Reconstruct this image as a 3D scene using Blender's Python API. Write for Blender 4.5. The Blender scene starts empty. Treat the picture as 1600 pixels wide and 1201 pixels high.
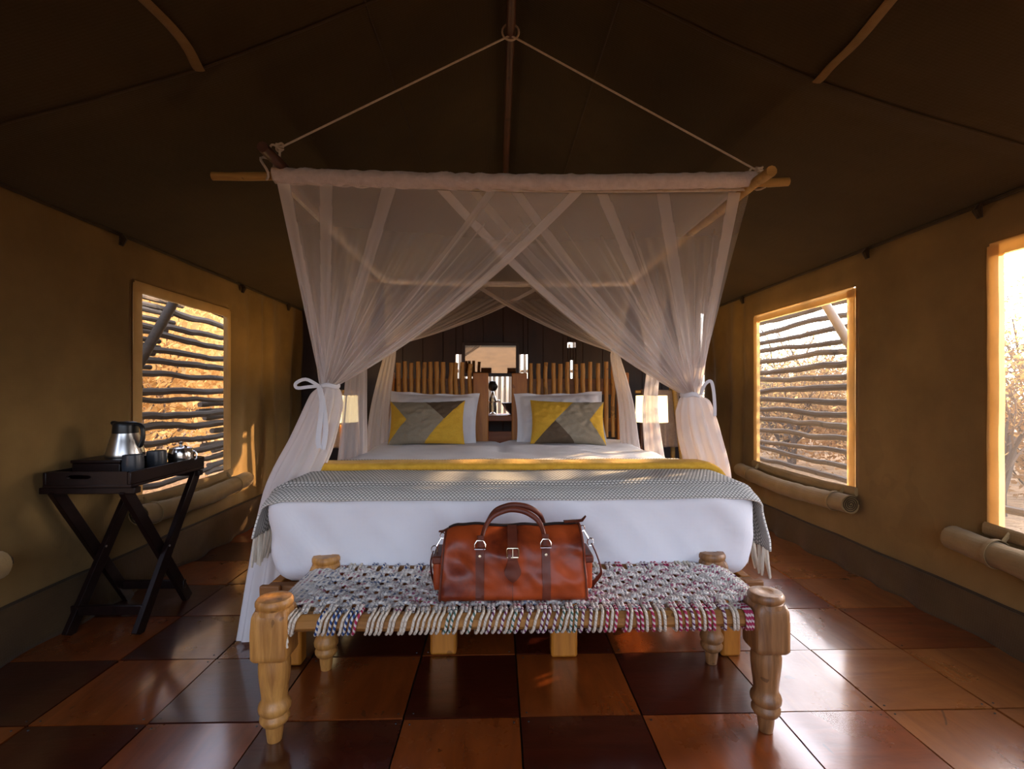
import bpy, bmesh, math, random
from mathutils import Vector, Matrix, noise
random.seed(7)
R = math.radians
scene = bpy.context.scene
COL = scene.collection

# ------------------------------------------------------------------ camera
F = 780.0                                  # focal length in pixels of the 1600 px frame
YAW = math.atan(22.0 / F)
cd = bpy.data.cameras.new('camera')
cam = bpy.data.objects.new('camera', cd)
COL.objects.link(cam)
cam.location = (0, 0, 1.0)
cam.rotation_euler = (R(90), 0, -YAW)
cd.sensor_width = 36
cd.lens = F / 1600 * 36
cd.shift_y = 11.5 / 1600
cd.clip_start = .02
cd.clip_end = 300
scene.camera = cam

# ------------------------------------------------------------------ world, sun, exposure
w = bpy.data.worlds.new('sky')
scene.world = w
w.use_nodes = True
nt = w.node_tree
sky = nt.nodes.new('ShaderNodeTexSky')
sky.sky_type = 'NISHITA'
sky.sun_disc = False
sky.sun_elevation = R(18)
SUN = Vector((.84, .52, .325)).normalized()
sky.sun_rotation = math.atan2(SUN.x, SUN.y)
sky.air_density = 1.0
sky.dust_density = 4.0
sky.ozone_density = 3.0
bg = nt.nodes['Background']
bg.inputs['Strength'].default_value = 1.15
hs = nt.nodes.new('ShaderNodeHueSaturation')
hs.inputs['Saturation'].default_value = .58
nt.links.new(sky.outputs[0], hs.inputs['Color'])
tint = nt.nodes.new('ShaderNodeMix')
tint.data_type, tint.blend_type = 'RGBA', 'MULTIPLY'
tint.inputs[0].default_value = 1
tint.inputs[7].default_value = (1.035, .985, 1.02, 1)
nt.links.new(hs.outputs[0], tint.inputs[6])
nt.links.new(tint.outputs[2], bg.inputs['Color'])

sl = bpy.data.lights.new('sun', 'SUN')
sl.energy = 9.0
sl.angle = R(.9)
sl.color = (1, .66, .36)
sun = bpy.data.objects.new('sun', sl)
COL.objects.link(sun)
sun.rotation_euler = SUN.to_track_quat('Z', 'Y').to_euler()
sun.location = (8, -3, 6)


def portal(name, loc, rot, sx, sy):
    l = bpy.data.lights.new(name, 'AREA')
    l.shape = 'RECTANGLE'
    l.size, l.size_y = sx, sy
    l.cycles.is_portal = True
    o = bpy.data.objects.new(name, l)
    COL.objects.link(o)
    o.location, o.rotation_euler = loc, rot


vs = scene.view_settings
scene.display_settings.display_device = 'sRGB'
vs.view_transform = 'Standard'
vs.look = 'None'
vs.gamma = 1
vs.use_curve_mapping = False
vs.exposure = 0.4
scene.cycles.transparent_max_bounces = 24
scene.cycles.max_bounces = 10
scene.cycles.diffuse_bounces = 5
scene.cycles.caustics_reflective = False
scene.cycles.caustics_refractive = False
scene.cycles.sample_clamp_indirect = 6

# ------------------------------------------------------------------ helpers
ORIGIN = {}


def pt(px, py, c):
    """point seen at a place in the photograph, at camera depth c, in metres"""
    l = (px - 800) / F * c
    return Vector((l * math.cos(YAW) + c * math.sin(YAW), c * math.cos(YAW) - l * math.sin(YAW), 1 + (612 - py) / F * c))


def nz(x, y=0., z=0., s=1.):
    return noise.noise(Vector((x * s, y * s, z * s)))


def tag(o, label=None, cat=None, group=None, kind=None):
    if label: o['label'] = label
    if cat: o['category'] = cat
    if group: o['group'] = group
    if kind: o['kind'] = kind
    return o


def thing(name, loc, label, cat, group=None, kind=None):
    o = bpy.data.objects.new(name, None)
    o.empty_display_size = .05
    COL.objects.link(o)
    o.location = loc
    ORIGIN[o.name] = Vector(loc)
    return tag(o, label, cat, group, kind)


class MB:
    def __init__(s):
        s.v, s.f, s.uv, s.mi, s.att = [], [], [], [], None
        s.cur = 0

    def face(s, idx, uv=None):
        s.f.append(idx)
        s.uv.append(uv or [(0, 0)] * len(idx))
        s.mi.append(s.cur)

    def box(s, x0, x1, y0, y1, z0, z1, M=None):
        b = len(s.v)
        for x in (x0, x1):
            for y in (y0, y1):
                for z in (z0, z1):
                    p = Vector((x, y, z))
                    s.v.append(M @ p if M else p)
        for q in ((0, 1, 3, 2), (4, 6, 7, 5), (0, 4, 5, 1), (2, 3, 7, 6), (0, 2, 6, 4), (1, 5, 7, 3)):
            s.face([b + i for i in q])
        return s

    def grid(s, nu, nv, fn, us=1., vs_=1., closed=False):
        b = len(s.v)
        for j in range(nv + 1):
            for i in range(nu + (0 if closed else 1)):
                s.v.append(Vector(fn(i / nu, j / nv)))
        W = nu + (0 if closed else 1)
        for j in range(nv):
            for i in range(nu):
                i2 = (i + 1) % W
                s.face([b + j * W + i, b + j * W + i2, b + (j + 1) * W + i2, b + (j + 1) * W + i],
                       [(i / nu * us, j / nv * vs_), ((i + 1) / nu * us, j / nv * vs_), ((i + 1) / nu * us, (j + 1) / nv * vs_), (i / nu * us, (j + 1) / nv * vs_)])
        return s

    def tube(s, path, r, n=8, closed=False, sq=(1, 1), up=None, cap=True, ripple=None, twist0=0):
        path = [Vector(p) for p in path]
        m = len(path)
        rs = r if isinstance(r, (list, tuple)) else [r] * m
        b = len(s.v)
        T = []
        for i in range(m):
            a = path[(i - 1) % m] if (closed or i > 0) else path[i]
            c = path[(i + 1) % m] if (closed or i < m - 1) else path[i]
            t = (c - a)
            T.append(t.normalized() if t.length > 1e-9 else Vector((0, 0, 1)))
        u = Vector(up) if up is not None else (Vector((0, 0, 1)) if abs(T[0].z) < .9 else Vector((1, 0, 0)))
        L = 0.
        Ls = []
        for i in range(m):
            if i: L += (path[i] - path[i - 1]).length
            Ls.append(L)
            n1 = (u - T[i] * u.dot(T[i]))
            n1 = n1.normalized() if n1.length > 1e-6 else T[i].orthogonal().normalized()
            n2 = T[i].cross(n1)
            if up is None: u = n1
            for k in range(n):
                a = 2 * math.pi * k / n + twist0
                q = ripple(a, i / max(1, m - 1)) if ripple else 1
                s.v.append(path[i] + (n1 * math.cos(a) * sq[0] + n2 * math.sin(a) * sq[1]) * rs[i] * q)
        for i in range(m if closed else m - 1):
            j = (i + 1) % m
            l0, l1 = Ls[i], (Ls[j] if j else L + (path[0] - path[-1]).length)
            for k in range(n):
                k2 = (k + 1) % n
                s.face([b + i * n + k, b + i * n + k2, b + j * n + k2, b + j * n + k],
                       [(k / n, l0), ((k + 1) / n, l0), ((k + 1) / n, l1), (k / n, l1)])
        if cap and not closed:
            s.face([b + k for k in range(n)][::-1])
            s.face([b + (m - 1) * n + k for k in range(n)])
        return s

    def lathe(s, prof, c=(0, 0, 0), n=24, ripple=None):
        c = Vector(c)
        return s.grid(n, len(prof) - 1, lambda u, v: _lat(prof, c, u, v, ripple), closed=True)

    def build(s, name, mats, parent=None, smooth=True, bevel=0, seg=2, loc=None, ang=40, rot=None, recalc=True):
        """vertices are world coordinates unless loc is given; then they are local to loc"""
        o0 = ORIGIN[parent.name] if parent else Vector((0, 0, 0))
        if loc is None:
            off = -o0
            ol = Vector((0, 0, 0))
            if parent is None and s.v:
                lo = Vector([min(p[k] for p in s.v) for k in range(3)])
                hi = Vector([max(p[k] for p in s.v) for k in range(3)])
                ol = Vector(((lo.x + hi.x) / 2, (lo.y + hi.y) / 2, lo.z))
                off = -ol
        else:
            off = Vector((0, 0, 0))
            ol = Vector(loc) - o0
        me = bpy.data.meshes.new(name)
        me.from_pydata([tuple(Vector(p) + off) for p in s.v], [], s.f)
        if not isinstance(mats, (list, tuple)): mats = [mats]
        for m in mats: me.materials.append(m)
        ul = me.uv_layers.new(name='UVMap')
        flat = [c for q in s.uv for p in q for c in p]
        ul.data.foreach_set('uv', flat)
        me.polygons.foreach_set('material_index', s.mi)
        if s.att is not None:
            a = me.attributes.new('dens', 'FLOAT', 'POINT')
            a.data.foreach_set('value', s.att)
        if recalc:
            bm = bmesh.new()
            bm.from_mesh(me)
            bmesh.ops.recalc_face_normals(bm, faces=bm.faces[:])
            bm.to_mesh(me)
            bm.free()
        if smooth:
            me.shade_smooth()
            if ang: me.set_sharp_from_angle(angle=R(ang))
        me.update()
        o = bpy.data.objects.new(name, me)
        COL.objects.link(o)
        o.location = ol
        if rot: o.rotation_euler = rot
        if parent: o.parent = parent
        ORIGIN[o.name] = o0 + ol if parent else ol
        if bevel:
            b = o.modifiers.new('bevel', 'BEVEL')
            b.width, b.segments, b.limit_method = bevel, seg, 'ANGLE'
            b.angle_limit = R(35)
        return o


def _lat(prof, c, u, v, ripple):
    k = v * (len(prof) - 1)
    i = min(int(round(k)), len(prof) - 1)
    r, z = prof[i]
    a = 2 * math.pi * u
    if ripple: r *= ripple(a, v)
    return c + Vector((r * math.cos(a), r * math.sin(a), z))


def roundbox(x0, x1, y0, y1, z0, z1, r, n=10, disp=None):
    """closed box with round edges, as (verts, faces)"""
    bm = bmesh.new()
    bmesh.ops.create_cube(bm, size=2)
    bmesh.ops.subdivide_edges(bm, edges=bm.edges[:], cuts=n, use_grid_fill=True)
    c = Vector(((x0 + x1) / 2, (y0 + y1) / 2, (z0 + z1) / 2))
    h = Vector(((x1 - x0) / 2, (y1 - y0) / 2, (z1 - z0) / 2))

    def warp(t, hh):                       # put more rows near the edges
        e = r / hh
        a = abs(t)
        g = 1 - (1 - a) if False else a
        return math.copysign(g, t)
    for v in bm.verts:
        p = Vector((warp(v.co.x, h.x) * h.x, warp(v.co.y, h.y) * h.y, warp(v.co.z, h.z) * h.z))
        q = Vector([max(-(h[k] - r), min(h[k] - r, p[k])) for k in range(3)])
        d = p - q
        if d.length > 1e-6: p = q + d.normalized() * min(r, d.length if d.length < r else r)
        p = q + (d.normalized() * r if d.length > 1e-6 else d)
        nrm = d.normalized() if d.length > 1e-6 else Vector((0, 0, 1))
        p = c + p
        if disp: p = disp(p, nrm)
        v.co = p
    bm.verts.ensure_lookup_table()
    m = MB()
    m.v = [v.co.copy() for v in bm.verts]
    for f in bm.faces: m.face([v.index for v in f.verts])
    bm.free()
    return m


def lerp(a, b, t): return a + (b - a) * t


def poly(pts, t):
    """point at parameter t of a polyline with equal parameter steps"""
    k = t * (len(pts) - 1)
    i = min(int(k), len(pts) - 2)
    return Vector(pts[i]).lerp(Vector(pts[i + 1]), k - i)


def spline(pts, n):
    pts = [Vector(p) for p in pts]
    out = []
    for i in range(n + 1):
        k = i / n * (len(pts) - 1)
        j = min(int(k), len(pts) - 2)
        t = k - j
        p0, p1, p2, p3 = pts[max(j - 1, 0)], pts[j], pts[j + 1], pts[min(j + 2, len(pts) - 1)]
        out.append(.5 * ((2 * p1) + (p2 - p0) * t + (2 * p0 - 5 * p1 + 4 * p2 - p3) * t * t + (3 * p1 - p0 - 3 * p2 + p3) * t ** 3))
    return out


# ------------------------------------------------------------------ materials
class E:
    """arithmetic on shader values"""
    def __init__(s, nt, sock): s.nt, s.s = nt, sock

    def _m(s, op, b=None, swap=False):
        n = s.nt.nodes.new('ShaderNodeMath')
        n.operation = op
        ins = [s, b] if not swap else [b, s]
        for i, q in enumerate(ins):
            if q is None: continue
            if isinstance(q, E): s.nt.links.new(q.s, n.inputs[i])
            else: n.inputs[i].default_value = q
        return E(s.nt, n.outputs[0])
    def __add__(s, b): return s._m('ADD', b)
    def __radd__(s, b): return s._m('ADD', b)
    def __sub__(s, b): return s._m('SUBTRACT', b)
    def __rsub__(s, b): return s._m('SUBTRACT', b, True)
    def __mul__(s, b): return s._m('MULTIPLY', b)
    def __rmul__(s, b): return s._m('MULTIPLY', b)
    def __truediv__(s, b): return s._m('DIVIDE', b)
    def gt(s, b): return s._m('GREATER_THAN', b)
    def lt(s, b): return s._m('LESS_THAN', b)
    def abs(s): return s._m('ABSOLUTE')
    def sin(s): return s._m('SINE')
    def frac(s): return s._m('FRACT')
    def floor(s): return s._m('FLOOR')
    def mx(s, b): return s._m('MAXIMUM', b)
    def mn(s, b): return s._m('MINIMUM', b)


class Mat:
    def __init__(s, name, col=(.5, .5, .5), rough=.6, metal=0., spec=.5):
        s.m = bpy.data.materials.new(name)
        s.m.use_nodes = True
        s.nt = s.m.node_tree
        s.b = s.nt.nodes['Principled BSDF']
        s.b.inputs['Base Color'].default_value = (*col, 1)
        s.b.inputs['Roughness'].default_value = rough
        s.b.inputs['Metallic'].default_value = metal
        s.b.inputs['Specular IOR Level'].default_value = spec
        s.h = None

    def n(s, t): return s.nt.nodes.new(t)
    def l(s, a, b): s.nt.links.new(a, b)

    def coord(s, kind='Object', scale=(1, 1, 1), rnd=False):
        tc = s.n('ShaderNodeTexCoord')
        mp = s.n('ShaderNodeMapping')
        mp.inputs['Scale'].default_value = scale
        s.l(tc.outputs[kind], mp.inputs[0])
        if rnd:
            oi = s.n('ShaderNodeObjectInfo')
            mu = s.n('ShaderNodeVectorMath')
            mu.operation = 'SCALE'
            mu.inputs[0].default_value = (37, 71, 53)
            s.l(oi.outputs['Random'], mu.inputs['Scale'])
            s.l(mu.outputs[0], mp.inputs['Location'])
        return mp.outputs[0]

    def noise(s, vec, scale, det=4, rough=.55, dist=0):
        t = s.n('ShaderNodeTexNoise')
        t.inputs['Scale'].default_value = scale
        t.inputs['Detail'].default_value = det
        t.inputs['Roughness'].default_value = rough
        t.inputs['Distortion'].default_value = dist
        s.l(vec, t.inputs['Vector'])
        return E(s.nt, t.outputs[0])

    def ramp(s, fac, stops):
        r = s.n('ShaderNodeValToRGB')
        e = r.color_ramp.elements
        while len(e) < len(stops): e.new(.5)
        for el, (p, c) in zip(e, stops):
            el.position = p
            el.color = (*c, 1)
        s.l(fac.s, r.inputs[0])
        return r.outputs[0]

    def mix(s, fac, a, b, op='MIX'):
        n = s.n('ShaderNodeMix')
        n.data_type = 'RGBA'
        n.blend_type = op
        if isinstance(fac, E): s.l(fac.s, n.inputs[0])
        else: n.inputs[0].default_value = fac
        for q, i in ((a, 6), (b, 7)):
            if isinstance(q, tuple): n.inputs[i].default_value = (*q, 1)
            else: s.l(q, n.inputs[i])
        return n.outputs[2]

    def col(s, c): s.l(c, s.b.inputs['Base Color']); return s
    def rough(s, e): s.l(e.s, s.b.inputs['Roughness']); return s

    def bump(s, h, strength=.3, dist=.01):
        b = s.n('ShaderNodeBump')
        b.inputs['Strength'].default_value = strength
        b.inputs['Distance'].default_value = dist
        s.l(h.s, b.inputs['Height'])
        s.l(b.outputs[0], s.b.inputs['Normal'])
        return s

    def xyz(s, vec):
        p = s.n('ShaderNodeSeparateXYZ')
        s.l(vec, p.inputs[0])
        return [E(s.nt, p.outputs[i]) for i in range(3)]


def wood(name, a, b, axis=2, scale=1., rough=.45, bump=.25, knots=True):
    m = Mat(name, a, rough)
    sc = [9 * scale] * 3
    sc[axis] = .9 * scale
    v = m.coord('Object', sc, rnd=True)
    n1 = m.noise(v, 2.2, 6, .62, .9)
    n2 = m.noise(v, 9, 3)
    mid = tuple((p + q) / 2 for p, q in zip(a, b))
    c = m.ramp(n1 * .75 + n2 * .25, [(.33, b), (.5, mid), (.66, a)])
    if knots:
        k = m.noise(m.coord('Object', (7 * scale,) * 3, rnd=True), 1.3, 2)
        c = m.mix((k.gt(.68)) * .55, c, tuple(x * .35 for x in b))
    m.col(c)
    m.bump(n1 + n2 * .6, bump, .004)
    return m


def cloth(name, a, b, rough=.85, nscale=6., weave=900., bump=.25, stain=0.):
    m = Mat(name, a, rough, 0, .2)
    v = m.coord('Object')
    n1 = m.noise(v, nscale, 5, .6)
    c = m.ramp(n1, [(.3, b), (.7, a)])
    if stain:
        n2 = m.noise(v, 1.1, 4, .65)
        c = m.mix((n2.gt(.62)) * stain, c, tuple(x * .55 for x in b))
    m.col(c)
    x, y, z = m.xyz(v)
    wv = (x * weave).sin() * .5 + (z * weave).sin() * .5 + (y * weave).sin() * .5
    m.bump(n1 * 1.0 + wv * .06, bump, .01)
    m.b.inputs['Sheen Weight'].default_value = .08
    return m


M = {}
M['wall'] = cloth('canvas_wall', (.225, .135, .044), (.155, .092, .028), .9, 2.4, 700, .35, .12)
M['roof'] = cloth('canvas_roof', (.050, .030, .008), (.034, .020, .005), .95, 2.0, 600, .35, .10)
M['flap'] = cloth('canvas_flap', (.085, .048, .017), (.055, .029, .010), .85, 3, 600, .5)
M['roll'] = cloth('canvas_roll', (.30, .195, .085), (.22, .14, .055), .9, 5, 600, .4)
M['strap'] = cloth('webbing', (.24, .145, .055), (.16, .10, .035), .8, 8, 1200, .4)
M['trim'] = cloth('dark_trim', (.05, .03, .012), (.03, .018, .008), .9, 6, 600, .3)
M['white'] = cloth('white_cotton', (.80, .80, .83), (.76, .76, .80), .75, 4, 1400, .22)
M['pillow'] = cloth('pillow_cotton', (.80, .80, .83), (.74, .74, .79), .75, 9, 1400, .45)
M['yellow'] = cloth('yellow_wool', (.78, .45, .05), (.64, .34, .03), .9, 30, 900, .5)
M['cream'] = cloth('cream_cotton', (.72, .64, .52), (.60, .52, .40), .9, 20, 900, .4)
M['rope_white'] = cloth('white_rope', (.66, .60, .53), (.52, .46, .40), .9, 60, 1500, .4)
M['sleeve'] = cloth('gathered_net', (.72, .64, .62), (.60, .53, .51), .9, 40, 900, .5)
M['towel'] = cloth('grey_towel', (.36, .27, .22), (.28, .20, .16), .95, 30, 700, .6)

def hem_mat():
    m = Mat('window_hem')
    v = m.coord('Object')
    n1 = m.noise(v, 7, 4)
    c = m.ramp(n1, [(.3, (.56, .37, .15)), (.7, (.68, .46, .20))])
    d = m.n('ShaderNodeBsdfDiffuse')
    t = m.n('ShaderNodeBsdfTranslucent')
    mx = m.n('ShaderNodeMixShader')
    mx.inputs[0].default_value = .42
    m.l(c, d.inputs[0]); m.l(c, t.inputs[0])
    m.l(d.outputs[0], mx.inputs[1]); m.l(t.outputs[0], mx.inputs[2])
    m.l(mx.outputs[0], m.nt.nodes['Material Output'].inputs[0])
    return m
M['hem'] = hem_mat()

def net_mat(name, fac=None, col=(.86, .80, .78), tr=.35):
    m = Mat(name)
    tp = m.n('ShaderNodeBsdfTransparent')
    d = m.n('ShaderNodeBsdfDiffuse')
    t = m.n('ShaderNodeBsdfTranslucent')
    a = m.n('ShaderNodeMixShader')
    a.inputs[0].default_value = tr
    d.inputs[0].default_value = t.inputs[0].default_value = (*col, 1)
    m.l(d.outputs[0], a.inputs[1]); m.l(t.outputs[0], a.inputs[2])
    mx = m.n('ShaderNodeMixShader')
    if fac is None:
        at = m.n('ShaderNodeAttribute')
        at.attribute_name = 'dens'
        m.l(at.outputs['Fac'], mx.inputs[0])
    else:
        mx.inputs[0].default_value = fac
    m.l(tp.outputs[0], mx.inputs[1]); m.l(a.outputs[0], mx.inputs[2])
    m.l(mx.outputs[0], m.nt.nodes['Material Output'].inputs[0])
    return m
M['net'] = net_mat('mosquito_netting')
M['gauze'] = net_mat('window_gauze', .035, (.8, .72, .6), .6)

M['bed_wood'] = wood('bed_wood', (.52, .195, .022), (.31, .10, .010), 2, 1.0, .45)
M['bed_wood_x'] = wood('bed_wood_x', (.30, .12, .03), (.17, .06, .014), 0, 1.0, .5)
M['stake'] = wood('stake_wood', (.62, .31, .065), (.42, .18, .035), 2, 1.2, .5)
M['leg_pale'] = wood('charpoy_wood_pale', (.60, .29, .07), (.27, .105, .022), 2, 1.5, .42, .35)
M['leg_grey'] = wood('charpoy_wood_brown', (.36, .17, .06), (.13, .055, .018), 2, 1.5, .42, .35)
M['rail'] = wood('charpoy_rail', (.48, .22, .05), (.13, .05, .015), 0, .8, .45, .35)
M['pole'] = wood('canopy_pole', (.50, .30, .08), (.30, .16, .04), 0, 1.4, .6, .5)
M['redpole'] = wood('ridge_pole_wood', (.10, .035, .015), (.05, .017, .007), 1, 1.0, .5, .3)
M['darkboard'] = wood('dark_board', (.030, .008, .004), (.016, .004, .002), 2, 1.0, .45, .3)
M['vanity'] = wood('vanity_wood', (.34, .12, .045), (.22, .07, .025), 0, 1.0, .4, .2)
M['tray'] = wood('dark_mahogany', (.014, .005, .004), (.006, .0025, .002), 1, 1.0, .38, .15, False)
M['fence'] = wood('weathered_pole', (.13, .098, .066), (.07, .052, .034), 1, 1.0, .8, .5)
M['reed'] = wood('reed_pole', (.52, .42, .28), (.34, .26, .16), 2, 1.0, .8, .5)
M['paint'] = Mat('pale_post', (.55, .46, .34), .7).m and Mat('pale_post_wood', (.50, .42, .31), .7)
M['bark'] = Mat('bark', (.11, .080, .058), .9)
M['twig'] = Mat('twig', (.22, .155, .105), .9)
M['ground'] = Mat('dry_ground', (.5, .35, .17), .95)
_v = M['ground'].coord('Object')
M['ground'].col(M['ground'].ramp(M['ground'].noise(_v, 1.3, 8, .7), [(.35, (.13, .075, .032)), (.65, (.27, .155, .062))]))
M['ground'].bump(M['ground'].noise(_v, 9, 6), .8, .08)

def leaf_mat(name, a, b):
    m = Mat(name, a, .8)
    v = m.coord('Object')
    c = m.ramp(m.noise(v, 3, 2), [(.35, b), (.65, a)])
    d = m.n('ShaderNodeBsdfDiffuse'); t = m.n('ShaderNodeBsdfTranslucent'); x = m.n('ShaderNodeMixShader')
    x.inputs[0].default_value = .4
    m.l(c, d.inputs[0]); m.l(c, t.inputs[0]); m.l(d.outputs[0], x.inputs[1]); m.l(t.outputs[0], x.inputs[2])
    m.l(x.outputs[0], m.nt.nodes['Material Output'].inputs[0])
    return m
M['leaf_gold'] = leaf_mat('dry_leaf_gold', (.68, .47, .20), (.48, .30, .11))
M['leaf_rust'] = leaf_mat('dry_leaf_rust', (.40, .235, .105), (.25, .15, .075))
M['leaf_green'] = leaf_mat('leaf_olive', (.50, .46, .14), (.34, .30, .09))

def tile_mat(name, a, b, axis):
    m = Mat(name, a, .3)
    sc = [7., 7., 7.]
    sc[axis] = 1.1
    v = m.coord('Object', tuple(sc), rnd=True)
    n1 = m.noise(v, 1.9, 6, .6, 1.4)
    v2 = m.coord('Object', (1, 1, 1), rnd=True)
    n2 = m.noise(v2, 3.2, 5, .65)
    c = m.ramp(n1, [(.3, b), (.7, a)])
    c = m.mix(n2 * .55, c, tuple(x * .45 for x in b))
    c = m.mix((m.noise(v2, 5.5, 3, .5, 2.).gt(.71)) * .6, c, (.02, .006, .003))
    m.col(c)
    m.rough(n2 * .30 + .15)
    m.b.inputs['Coat Weight'].default_value = .9
    m.b.inputs['Coat IOR'].default_value = 1.85
    m.b.inputs['Coat Roughness'].default_value = .13
    m.bump(n1 * .5 + m.noise(v2, 26, 4) * .35 + n2, .30, .006)
    m.b.inputs['Specular IOR Level'].default_value = .5
    return m
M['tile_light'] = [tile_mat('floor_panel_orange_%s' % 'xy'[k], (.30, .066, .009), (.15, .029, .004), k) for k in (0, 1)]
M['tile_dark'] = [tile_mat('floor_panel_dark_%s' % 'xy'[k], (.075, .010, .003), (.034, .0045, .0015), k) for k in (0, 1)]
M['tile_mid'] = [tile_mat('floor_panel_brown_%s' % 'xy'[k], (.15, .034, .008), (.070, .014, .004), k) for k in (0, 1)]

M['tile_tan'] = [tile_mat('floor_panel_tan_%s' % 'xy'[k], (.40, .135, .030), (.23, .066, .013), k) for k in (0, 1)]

def rope_mat(name, ca, cb, share=.5, freq=62, seat=False):
    m = Mat(name, ca, .85, 0, .2)
    tc = m.n('ShaderNodeTexCoord')
    u, v, _ = m.xyz(tc.outputs['UV'])
    fr = (v * freq + u).frac()
    on = fr.lt(share)
    strand = ((v * freq * 2 + u * 2) * (2 * math.pi)).sin()
    vec = m.coord('Object')
    fuzz = m.noise(vec, 240, 3)
    if seat:
        x, y, z = m.xyz(vec)
        nn = m.noise(m.coord('Object', (1, 3, 3)), 15, 2)
        k = nn + x * .07
        cb = m.ramp(k, [(.34, (.16, .19, .28)), (.42, (.66, .62, .57)), (.56, (.66, .60, .55)), (.61, (.42, .09, .15)), (.70, (.30, .12, .20))])
    c = m.mix(on, ca, cb)
    c = m.mix(fuzz * .22, c, (.30, .25, .21), 'MULTIPLY')
    m.col(c)
    m.bump(strand * .5 + fuzz, .6, .002)
    return m
CR = (.74, .66, .54)
M['r_cream'] = rope_mat('cord_cream', CR, (.64, .55, .43))
M['r_blue'] = rope_mat('cord_blue', (.70, .66, .60), (.035, .075, .22), .55)
M['r_green'] = rope_mat('cord_green', (.70, .66, .58), (.09, .19, .16), .4)
M['r_red'] = rope_mat('cord_crimson', (.74, .66, .62), (.42, .035, .10), .6)
M['r_plum'] = rope_mat('cord_plum', (.72, .66, .62), (.16, .05, .12), .4)
M['r_seat'] = rope_mat('cord_mixed', (.80, .75, .68), (.5, .5, .5), .5, 62, True)

def leather(name, a, b, rough=.34, sc=7):
    m = Mat(name, a, rough)
    v = m.coord('Object')
    n1 = m.noise(v, sc, 5, .6, .4)
    n2 = m.noise(v, 160, 3)
    c = m.ramp(n1, [(.30, b), (.52, a), (.72, tuple(min(1, x * 1.35) for x in a))])
    m.col(c)
    m.rough(n1 * .25 + (rough - .12))
    m.bump(n1 * .5 + n2 * .12, .35, .006)
    m.b.inputs['Specular IOR Level'].default_value = .38
    return m
M['leather'] = leather('tan_leather', (.33, .052, .009), (.085, .010, .004), .42)
M['leather_d'] = leather('brown_leather', (.13, .030, .014), (.07, .015, .008), .45, 12)
M['steel'] = Mat('brushed_steel', (.62, .60, .57), .28, 1)
M['chrome'] = Mat('nickel', (.72, .70, .66), .18, 1)
M['brass'] = Mat('pale_brass', (.75, .64, .42), .25, 1)
M['black'] = Mat('black_plastic', (.008, .008, .009), .35)
M['mug'] = Mat('charcoal_glaze', (.030, .034, .042), .28)
M['mirror'] = Mat('mirror_glass', (.42, .38, .32), .03, 1)
M['porcelain'] = Mat('dark_basin', (.05, .04, .035), .25)
M['zip'] = Mat('zip_tape', (.02, .010, .008), .7)

# grey twill blanket
def twill():
    m = Mat('grey_twill', (.5, .5, .5), .95, 0, .1)
    tc = m.n('ShaderNodeTexCoord')
    u, v, _ = m.xyz(tc.outputs['UV'])
    row = (v * 70).floor()
    sh = (row * .5).frac()
    dots = ((u * 70 + sh).frac() - .5).abs() + ((v * 70).frac() - .5).abs() * .9
    nn = m.noise(m.coord('Object'), 5, 4)
    c = m.mix(dots.lt(.42), (.24, .24, .22), (.86, .84, .78))
    c = m.mix(nn * .25, c, (.50, .48, .44))
    m.col(c)
    m.bump((dots * -1.) + nn, .6, .004)
    return m
M['twill'] = twill()

def cushion_mat(name, kind):
    m = Mat(name, (.5, .5, .5), .9, 0, .15)
    g = m.coord('Generated')
    x, _, z = m.xyz(g)
    y = 1. - z
    Y, G, D = (.76, .46, .055), (.36, .315, .235), (.14, .10, .066)
    if kind == 0:
        c = m.mix(x.lt((1. - (y - .48).abs() / .5) * .25), G, Y)
        c = m.mix(x.gt(y * .62 + .44), c, D)
        c = m.mix((x + y * .54).gt(1.0), c, Y)
    else:
        c = m.mix(x.gt((y - .5).abs() * .46 + .77), G, Y)
        c = m.mix((x + y * .565).lt(.615), c, Y)
        dk = y.gt(.52) * x.gt(.32 - (y - .52) * .565) * x.lt((y - .52) * .58 + .32)
        c = m.mix(dk, c, D)
    v = m.coord('Object')
    n = m.noise(v, 120, 3)
    xx, yy, zz = m.xyz(v)
    wv = (xx * 1500).sin() * (zz * 1500).sin()
    c = m.mix(n * .35, c, (.25, .2, .12), 'MULTIPLY')
    m.col(c)
    m.bump(n + wv * .3, .35, .003)
    return m

lamp_m = Mat('lit_lampshade', (.9, .8, .6), .8)
lamp_m.b.inputs['Emission Color'].default_value = (1, .74, .36, 1)
lamp_m.b.inputs['Emission Strength'].default_value = 1.9
M['shade'] = lamp_m
M = {k: ([q.m for q in v] if isinstance(v, list) else (v.m if isinstance(v, Mat) else v)) for k, v in M.items()}
M['tray'].node_tree.nodes['Principled BSDF'].inputs['Specular IOR Level'].default_value = .22
M['cushion_0'] = cushion_mat('cushion_patchwork_a', 0).m
M['cushion_1'] = cushion_mat('cushion_patchwork_b', 1).m

# ------------------------------------------------------------------ the tent
XL, XR = -1.85, 1.99
ZE = 1.77
XC = .05
YF, YB = -1.6, 4.75
WALL_F = YF
PROF = [(0, 2.47), (.17, 2.28), (.5, 1.98), (.8, 1.835), (1, 1.77)]
PROF = [(0, 2.50), (.06, 2.43), (.18, 2.30), (.35, 2.165), (.52, 2.04), (.70, 1.925), (.86, 1.835), (1, 1.77)]


def roof_z(x):
    t = (XC - x) / (XC - XL) if x < XC else (x - XC) / (XR - XC)
    for (a, za), (b, zb) in zip(PROF, PROF[1:]):
        if t <= b: return lerp(za, zb, (t - a) / (b - a))
    return PROF[-1][1] - (t - 1) * .35


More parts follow.
